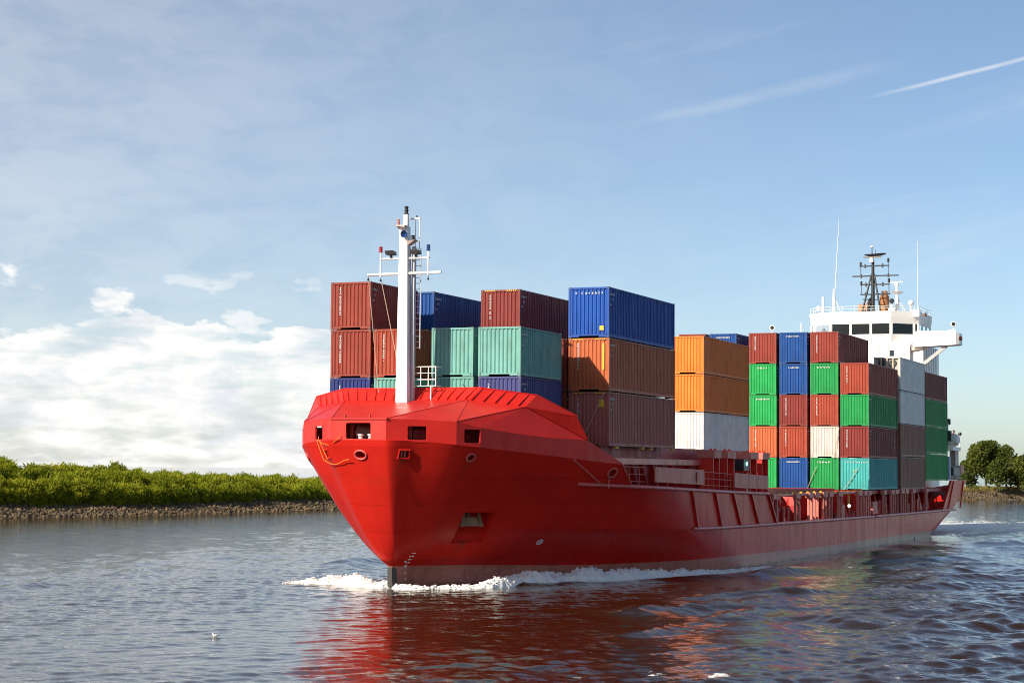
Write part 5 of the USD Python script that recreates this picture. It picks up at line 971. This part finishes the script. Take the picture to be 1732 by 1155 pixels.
def bank_z(s, d): 
    base = np.interp(d, [-8, -3, 0, 2.5, 5.5, 8, 20, 90, 420], [-3, -1.2, 0, .95, 1.95, 2.2, 2.4, 2.8, 3.5])
    base = np.where((s < s_of_x(190)) & (d > 19), np.interp(d, [19, 30, 420], [2.4, -3, -6]), np.where(d > 45, np.interp(d, [45, 60, 420], [2.5, -3, -6]), base))
    return base + (.16*(meshkit.fbm(np.stack([s*.5, d*.9, np.zeros_like(s)], -1), 3, 2) - .5) + .5*(meshkit.noise(np.stack([s*.06, d*.05, np.zeros_like(s)], -1), 6) - .5)*np.clip(d/4, 0, 1))
sg_ = np.unique(np.r_[np.linspace(5, s_of_x(40), 40), np.linspace(s_of_x(40), s_of_x(180), 420), np.linspace(s_of_x(180), s_of_x(320), 60), np.linspace(s_of_x(320), s_of_x(385), 120), np.linspace(s_of_x(385), sB[-1] - 5, 80)])
SG, DG = np.meshgrid(sg_, DD, indexing='ij'); bx_, by_ = bank_pt(SG, DG); bz_ = bank_z(SG, DG)
idx = np.arange(SG.size).reshape(SG.shape); qb = np.stack([idx[:-1, :-1], idx[1:, :-1], idx[1:, 1:], idx[:-1, 1:]], -1).reshape(-1, 4)
M_BANK = mat('stony_bank_soil', {'g': ('geometry', {}), 'x': ('separate_xyz', {}), 'n': ('noise_texture', dict(scale=1.6, detail=6., roughness=.65)), 'v': ('voronoi_texture', dict(scale=2.6)), 'c': ('rgb_ramp', dict(ramp=[(.3, (.085, .072, .058)), (.5, (.16, .125, .085)), (.7, (.25, .19, .125))])), 'b': ('bump', dict(strength=.9, distance=.2)),
   'gr': ('map_range', dict(range_type='smoothstep', from_min=1.7, from_max=2.5)), 'mx': ('mix_color', dict(b=(.16, .13, .035))), 'p': ('principled_bsdf', dict(roughness=.9, specular_ior_level=.2))},
   [('g.position', 'n.vector'), ('g.position', 'v.vector'), ('n.fac', 'c.fac'), ('g.position', 'x.vector'), ('x.z', 'gr.value'), ('gr.result', 'mx.fac'), ('c.color', 'mx.a'), ('mx.result', 'p.base_color'), ('v.distance', 'b.height'), ('b.normal', 'p.normal')])
solo('river_bank', (np.stack([bx_, by_, bz_], -1).reshape(-1, 3), qb), M_BANK, kind='structure', smooth=True)
def instancer(name, protos, pts, which, rots, scales, label):
    p = numbered('/World', name); pi = UsdGeom.PointInstancer.Define(stage, p); UsdGeom.Scope.Define(stage, p + '/prototypes')
    for i, (me, m, sm) in enumerate(protos):
        v, f = arr(me); pp = f'{p}/prototypes/piece_{i:03d}'; usdkit.mesh(stage, pp, trimesh.Trimesh(v, f, process=False), m, sm); pi.CreatePrototypesRel().AddTarget(pp)
    pi.CreatePositionsAttr(Vt.Vec3fArray.FromNumpy(np.asarray(pts, np.float32))); pi.CreateProtoIndicesAttr(Vt.IntArray.FromNumpy(np.asarray(which, np.int32)))
    qs = []
    for ax_, an in rots:
        ax_ = np.asarray(ax_, float); ax_ /= np.linalg.norm(ax_); s_ = math.sin(an/2); qs.append(Gf.Quath(math.cos(an/2), *(ax_*s_)))
    pi.CreateOrientationsAttr(Vt.QuathArray(qs)); pi.CreateScalesAttr(Vt.Vec3fArray.FromNumpy(np.asarray(scales, np.float32)))
    meta(pi.GetPrim(), label=label, kind='stuff')
def var_mat(name, ramp, rough=.9, transl=None, scale=.5):
    """colour varies from piece to piece and with place"""
    n = {'o': ('object_info', {}), 'g': ('geometry', {}), 'nz': ('noise_texture', dict(scale=scale, detail=3.)), 'a': ('math', dict(math_type='multiply_add', value2=.45, value3=-.22)), 's': ('math', dict(math_type='add')), 'c': ('rgb_ramp', dict(ramp=ramp)), 'p': ('principled_bsdf', dict(roughness=rough, specular_ior_level=.25))}
    L = [('g.position', 'nz.vector'), ('o.random', 'a.value1'), ('a.value', 's.value1'), ('nz.fac', 's.value2'), ('s.value', 'c.fac'), ('c.color', 'p.base_color')]
    if transl:
        n['t'] = ('translucent_bsdf', {}); n['tm'] = ('mix_color', dict(blend_type='multiply', fac=1., b=transl)); n['mx'] = ('mix_closure', dict(fac=.45)); L += [('c.color', 'tm.a'), ('tm.result', 't.color'), ('p.BSDF', 'mx.closure1'), ('t.BSDF', 'mx.closure2')]
        return mat(name, n, L, 'mx.closure')
    return mat(name, n, L)
# riprap stones
rng = np.random.default_rng(21)
def rock(seed):
    m = trimesh.creation.icosphere(subdivisions=1, radius=.5); v = np.array(m.vertices); v *= (1 + .7*(meshkit.noise(v*2.1 + seed*7.3, seed) - .5))[:, None]; v *= np.array([1., .8, .62]); return v, np.array(m.faces)
M_ROCK = var_mat('riprap_stone', [(.2, (.055, .040, .027)), (.5, (.115, .082, .048)), (.8, (.20, .145, .08))], .9, None, .8)
ns = 9500; ss = rng.uniform(s_of_x(55), s_of_x(178), ns); ds = rng.uniform(-.5, 5.6, ns); X_, Y_ = bank_pt(ss, ds); Z_ = bank_z(ss, ds)
sc = rng.lognormal(-1.25, .38, ns); sc = np.clip(sc, .14, .75)
instancer('riprap_stones', [(rock(i), M_ROCK, False) for i in range(5)], np.c_[X_, Y_, Z_ + sc*.12], rng.integers(0, 5, ns), [(rng.normal(size=3), rng.uniform(0, 6.28)) for _ in range(ns)], np.c_[sc, sc, sc], 'rough grey brown stones covering the left river bank')
ns = 2600; ss = rng.uniform(s_of_x(335), s_of_x(372), ns); ds = rng.uniform(-.3, 6, ns); X_, Y_ = bank_pt(ss, ds); Z_ = bank_z(ss, ds); sc = np.clip(rng.lognormal(-1.2, .4, ns), .15, .7)
instancer('shore_stones', [(rock(i + 9), M_ROCK, False) for i in range(3)], np.c_[X_, Y_, Z_ + sc*.1], rng.integers(0, 3, ns), [(rng.normal(size=3), rng.uniform(0, 6.28)) for _ in range(ns)], np.c_[sc, sc, sc], 'pale stones along the far bank behind the stern')
# willow thicket on the left bank
def tuft(seed, n=84):
    r = np.random.default_rng(seed); V_, F_ = [], []
    for i in range(n):
        base = r.normal(0, .28, 3)*[1, 1, .7]; d = np.array([r.normal(0, .75), r.normal(0, .75), .8]); d /= np.linalg.norm(d); L_ = r.uniform(.16, .45); w = r.uniform(.03, .075); a = np.cross(d, r.normal(size=3)); a /= np.linalg.norm(a); tip = d*L_ + r.normal(0, .06, 3)
        k = len(V_); V_ += [base - a*w*.4, base + a*w*.4, base + tip*.55 + a*w, base + tip*.55 - a*w, base + tip]; F_ += [[k, k + 1, k + 2], [k, k + 2, k + 3], [k + 3, k + 2, k + 4]]
    return np.array(V_), np.array(F_)
M_WIL = var_mat('willow_leaf', [(.15, (.14, .165, .010)), (.5, (.26, .29, .016)), (.85, (.42, .40, .032))], .7, (1.1, 1.15, .35), .22)
pos_, tall_ = [], []
for row, (d0, fr, r0) in enumerate(((5.2, .60, 1.8), (7.8, .82, 2.2), (10.8, .95, 2.5))):   # three ragged lines of rounded shrubs
    sc_ = s_of_x(46) + row*.8
    while sc_ < s_of_x(188):
        xs1 = np.interp(sc_, sB, BL[:, 0]); h_ = np.interp(xs1, [40, 82, 90, 119, 160, 190], [3.85, 3.95, 4.3, 3.3, 2.25, 1.9])*fr*rng.uniform(.88, 1.03); r_ = r0*rng.uniform(.8, 1.3); dc = d0 + rng.normal(0, .6)
        n_ = int(105*r_*h_/3.2); u = rng.normal(size=(n_, 3)); u /= np.linalg.norm(u, axis=1, keepdims=True); u[:, 2] = np.abs(u[:, 2])*1.2 - .2
        rr = rng.uniform(.80, 1.04, n_)*(.84 + .36*meshkit.noise(u*1.9 + np.array([sc_, dc, 0]), 4)); px_, py_ = bank_pt(sc_ + u[:, 0]*rr*r_, np.maximum(dc + u[:, 1]*rr*r_, 3.5)); zb = bank_z(np.full(n_, sc_), np.full(n_, dc))
        pos_.append(np.c_[px_, py_, zb + np.clip(u[:, 2], -.06, 1)*rr*h_ - .25]); tall_.append(.8 + .5*np.clip(u[:, 2], 0, 1)); sc_ += r_*rng.uniform(.75, 1.15)
P_ = np.vstack(pos_); X_, Y_, Z_ = P_.T; ns = len(P_); sc = rng.uniform(.48, .88, ns)*np.concatenate(tall_)
instancer('willow_thicket', [(tuft(i), M_WIL, False) for i in range(6)], np.c_[X_, Y_, Z_], rng.integers(0, 6, ns), [((rng.normal(0, .3), rng.normal(0, .3), 1.), rng.uniform(0, 6.28)) for _ in range(ns)], np.c_[sc, sc, sc*rng.uniform(.9, 1.5, ns)], 'dense yellow green willow scrub along the left bank')
# ---------------------------------------------------------------- trees and bushes on the far bank
M_BARK = paint('grey_brown_bark', (.075, .058, .042), rough=.85, var=.3, scale=2.)
M_LEAFS = [var_mat('tree_leaf_olive', [(.2, (.075, .098, .016)), (.5, (.145, .17, .028)), (.85, (.23, .24, .045))], .65, (1.1, 1.1, .4), .35), var_mat('tree_leaf_dark', [(.2, (.045, .065, .014)), (.5, (.085, .112, .022)), (.85, (.14, .16, .032))], .65, (1.1, 1.1, .4), .35)]
def foliage(r, blobs, per, leaf):
    V_, F_ = [], []
    for c, rad in blobs:
        n_ = int(per*rad*rad); d = r.normal(size=(n_, 3)); d /= np.linalg.norm(d, axis=1, keepdims=True); rr = rad*r.uniform(.55, 1.05, n_)**.6*(.75 + .5*meshkit.noise(d*1.8 + c, 3))
        P_ = c + d*rr[:, None]*[1, 1, .82]
        for p in P_:
            a = r.normal(size=3); a /= np.linalg.norm(a); b_ = np.cross(a, r.normal(size=3)); b_ /= np.linalg.norm(b_); s_ = leaf*r.uniform(.6, 1.3); k_ = len(V_)
            V_ += [p - a*s_*.5, p + b_*s_*.38 , p + a*s_*.5 + np.cross(a, b_)*s_*.15, p - b_*s_*.38]; F_ += [[k_, k_ + 1, k_ + 2], [k_, k_ + 2, k_ + 3]]
    return np.array(V_), np.array(F_)
def tree(x, y, top, wid, seed, label, m, trunk_h=.25, name='leafy_tree', cat='tree', group=None, nb=30):
    r = np.random.default_rng(seed); s_ = float(bank_z(np.array([0.]), np.array([9.]))[0]); z0 = 2.2; t = thing(name, label, cat, (x, y, z0), 0, group or ('trees on the far bank' if cat == 'tree' else 'bushes on the far bank')); h = top - z0
    b = MB(); ends = []
    b.tube([(x, y, z0 - .3), (x + r.normal(0, .1), y, z0 + h*.25), (x + r.normal(0, .3), y + r.normal(0, .3), z0 + h*.62)], max(.12, h*.028), 9, max(.05, h*.012))
    for i in range(7):
        a = r.uniform(0, 6.28); z = z0 + h*r.uniform(.2, .5); e = np.array([x + math.cos(a)*wid*.33, y + math.sin(a)*wid*.33, z + h*r.uniform(.18, .36)]); b.tube([(x, y, z), (np.array([x, y, z])*.5 + e*.5) + [0, 0, .3], e], h*.011, 6, h*.004)
    part(t, 'trunk', b, M_BARK, smooth=50)
    blobs = []
    for i in range(nb):
        u = r.uniform(0, 1); a = r.uniform(0, 6.28); zc = trunk_h + (1 - trunk_h)*(.10 + .80*u); prof = math.sin(math.pi*min(1, (.16 + .80*u)))**.6; rad = wid*.5*r.uniform(.24, .44)*(.8 + .3*prof)
        ro = max(0, wid*.5*prof - rad*.8)*math.sqrt(r.uniform(.15, 1)); blobs.append((np.array([x + math.cos(a)*ro, y + math.sin(a)*ro, min(z0 + h*zc, top - rad*.75)]), rad))
    part(t, 'crown', foliage(r, blobs, 62, .55 if h > 5 else .34), m)
    return t
tree(357, 25.9, 13.6, 11.6, 1, 'tall round leafy tree nearest the stern on the far bank', M_LEAFS[0], nb=34)
tree(370, 23.1, 12.9, 6.5, 2, 'dark tree showing behind and right of the tall round one', M_LEAFS[1])
tree(351, 22.4, 9.2, 6.4, 3, 'middle sized tree between the tall round one and the right picture edge', M_LEAFS[0], trunk_h=.15)
tree(356, 18.4, 10.0, 6.8, 4, 'leafy tree cut by the right picture edge on the far bank', M_LEAFS[0], trunk_h=.12)
tree(366, 18.0, 10.5, 7.5, 5, 'dark tree in the second line near the right picture edge', M_LEAFS[1], trunk_h=.12)
tree(364, 31.5, 9.0, 7.0, 6, 'dark lower tree right behind the stern of the ship', M_LEAFS[1], trunk_h=.1)
for i, (x, y, top, wd, lab) in enumerate(((347.5, 26.1, 3.7, 2.6, 'low bush under the tall round tree'), (348, 21.4, 3.9, 2.4, 'small bush at the foot of the middle sized tree'), (350, 28.6, 3.6, 2.6, 'low bush beside the ship stern on the far bank'), (351.5, 16.7, 3.9, 2.8, 'low bush at the right picture edge on the far bank'), (347.5, 23.8, 3.3, 1.7, 'smallest bush on the sandy far bank between two larger ones'))):
    tree(x, y, top, wd, 40 + i, lab, M_LEAFS[i % 2], trunk_h=0., name='low_bush', cat='bush', nb=9)
M_GRASS = var_mat('dry_bank_grass', [(.2, (.14, .11, .03)), (.5, (.22, .165, .045)), (.85, (.30, .225, .07))], .9, None, .4)
def gtuft(seed):
    r = np.random.default_rng(seed); V_, F_ = [], []
    for i in range(36):
        p = np.array([r.normal(0, .3), r.normal(0, .3), 0]); d = np.array([r.normal(0, .12), r.normal(0, .12), r.uniform(.15, .5)]); a = np.array([r.normal(), r.normal(), 0]); a *= .03/np.linalg.norm(a); k_ = len(V_); V_ += [p - a, p + a, p + d]; F_ += [[k_, k_ + 1, k_ + 2]]
    return np.array(V_), np.array(F_)
ns = 1500; ss = rng.uniform(s_of_x(325), s_of_x(380), ns); ds = rng.uniform(4.6, 9.5, ns); X_, Y_ = bank_pt(ss, ds)
instancer('bank_grass', [(gtuft(i), M_GRASS, False) for i in range(3)], np.c_[X_, Y_, bank_z(ss, ds)], rng.integers(0, 3, ns), [((0, 0, 1), rng.uniform(0, 6.28)) for _ in range(ns)], np.ones((ns, 3))*rng.uniform(.8, 1.6, (ns, 1)), 'dry yellow grass on top of the far bank')
# ---------------------------------------------------------------- a gull sitting on the water
def gull():
    c = np.array([-40.8, -7.1, .03]); t = thing('gull', 'white and grey gull sitting on the open water left of the bow', 'gull', c)
    d = np.array([-.45, .89, 0]); up_ = np.array([0, 0, 1.]); GS = .62
    P = lambda a, h, w=0.: c + (d*a + up_*h + np.array([.89, .45, 0])*w)*GS
    s = lambda p, r: m3.Manifold.sphere(r*GS, 20).translate(tuple(map(float, p)))
    hull = lambda *q: m3.Manifold.batch_hull([s(*k) for k in q])
    body = m3.Manifold.batch_boolean([hull((P(.10, .05), .070), (P(-.02, .06), .078), (P(-.16, .075), .035)), hull((P(-.16, .075), .035), (P(-.27, .095), .012)), hull((P(.11, .07), .055), (P(.155, .15), .034)), hull((P(.155, .15), .034), (P(.165, .185), .038), (P(.185, .18), .030))], m3.OpType.Add)
    v, f = arr(body.refine_to_length(.014)); m = trimesh.Trimesh(v, f); trimesh.smoothing.filter_taubin(m, iterations=5); part(t, 'body', m, plain('white_feathers', (.78, .78, .77), .8), smooth=True)
    for w in (-.058, .058): part(t, 'wing', hull((P(.06, .085, w), .03), (P(-.10, .095, w), .028), (P(-.26, .115, w*.35), .008)), plain('grey_feathers', (.32, .34, .37), .8), smooth=True)
    part(t, 'beak', hull((P(.20, .178), .012), (P(.25, .168), .004)), plain('yellow_beak', (.6, .36, .05), .5), smooth=True); part(t, 'tail', hull((P(-.24, .10), .014), (P(-.33, .11), .005)), M_BLACK, smooth=True)
gull()
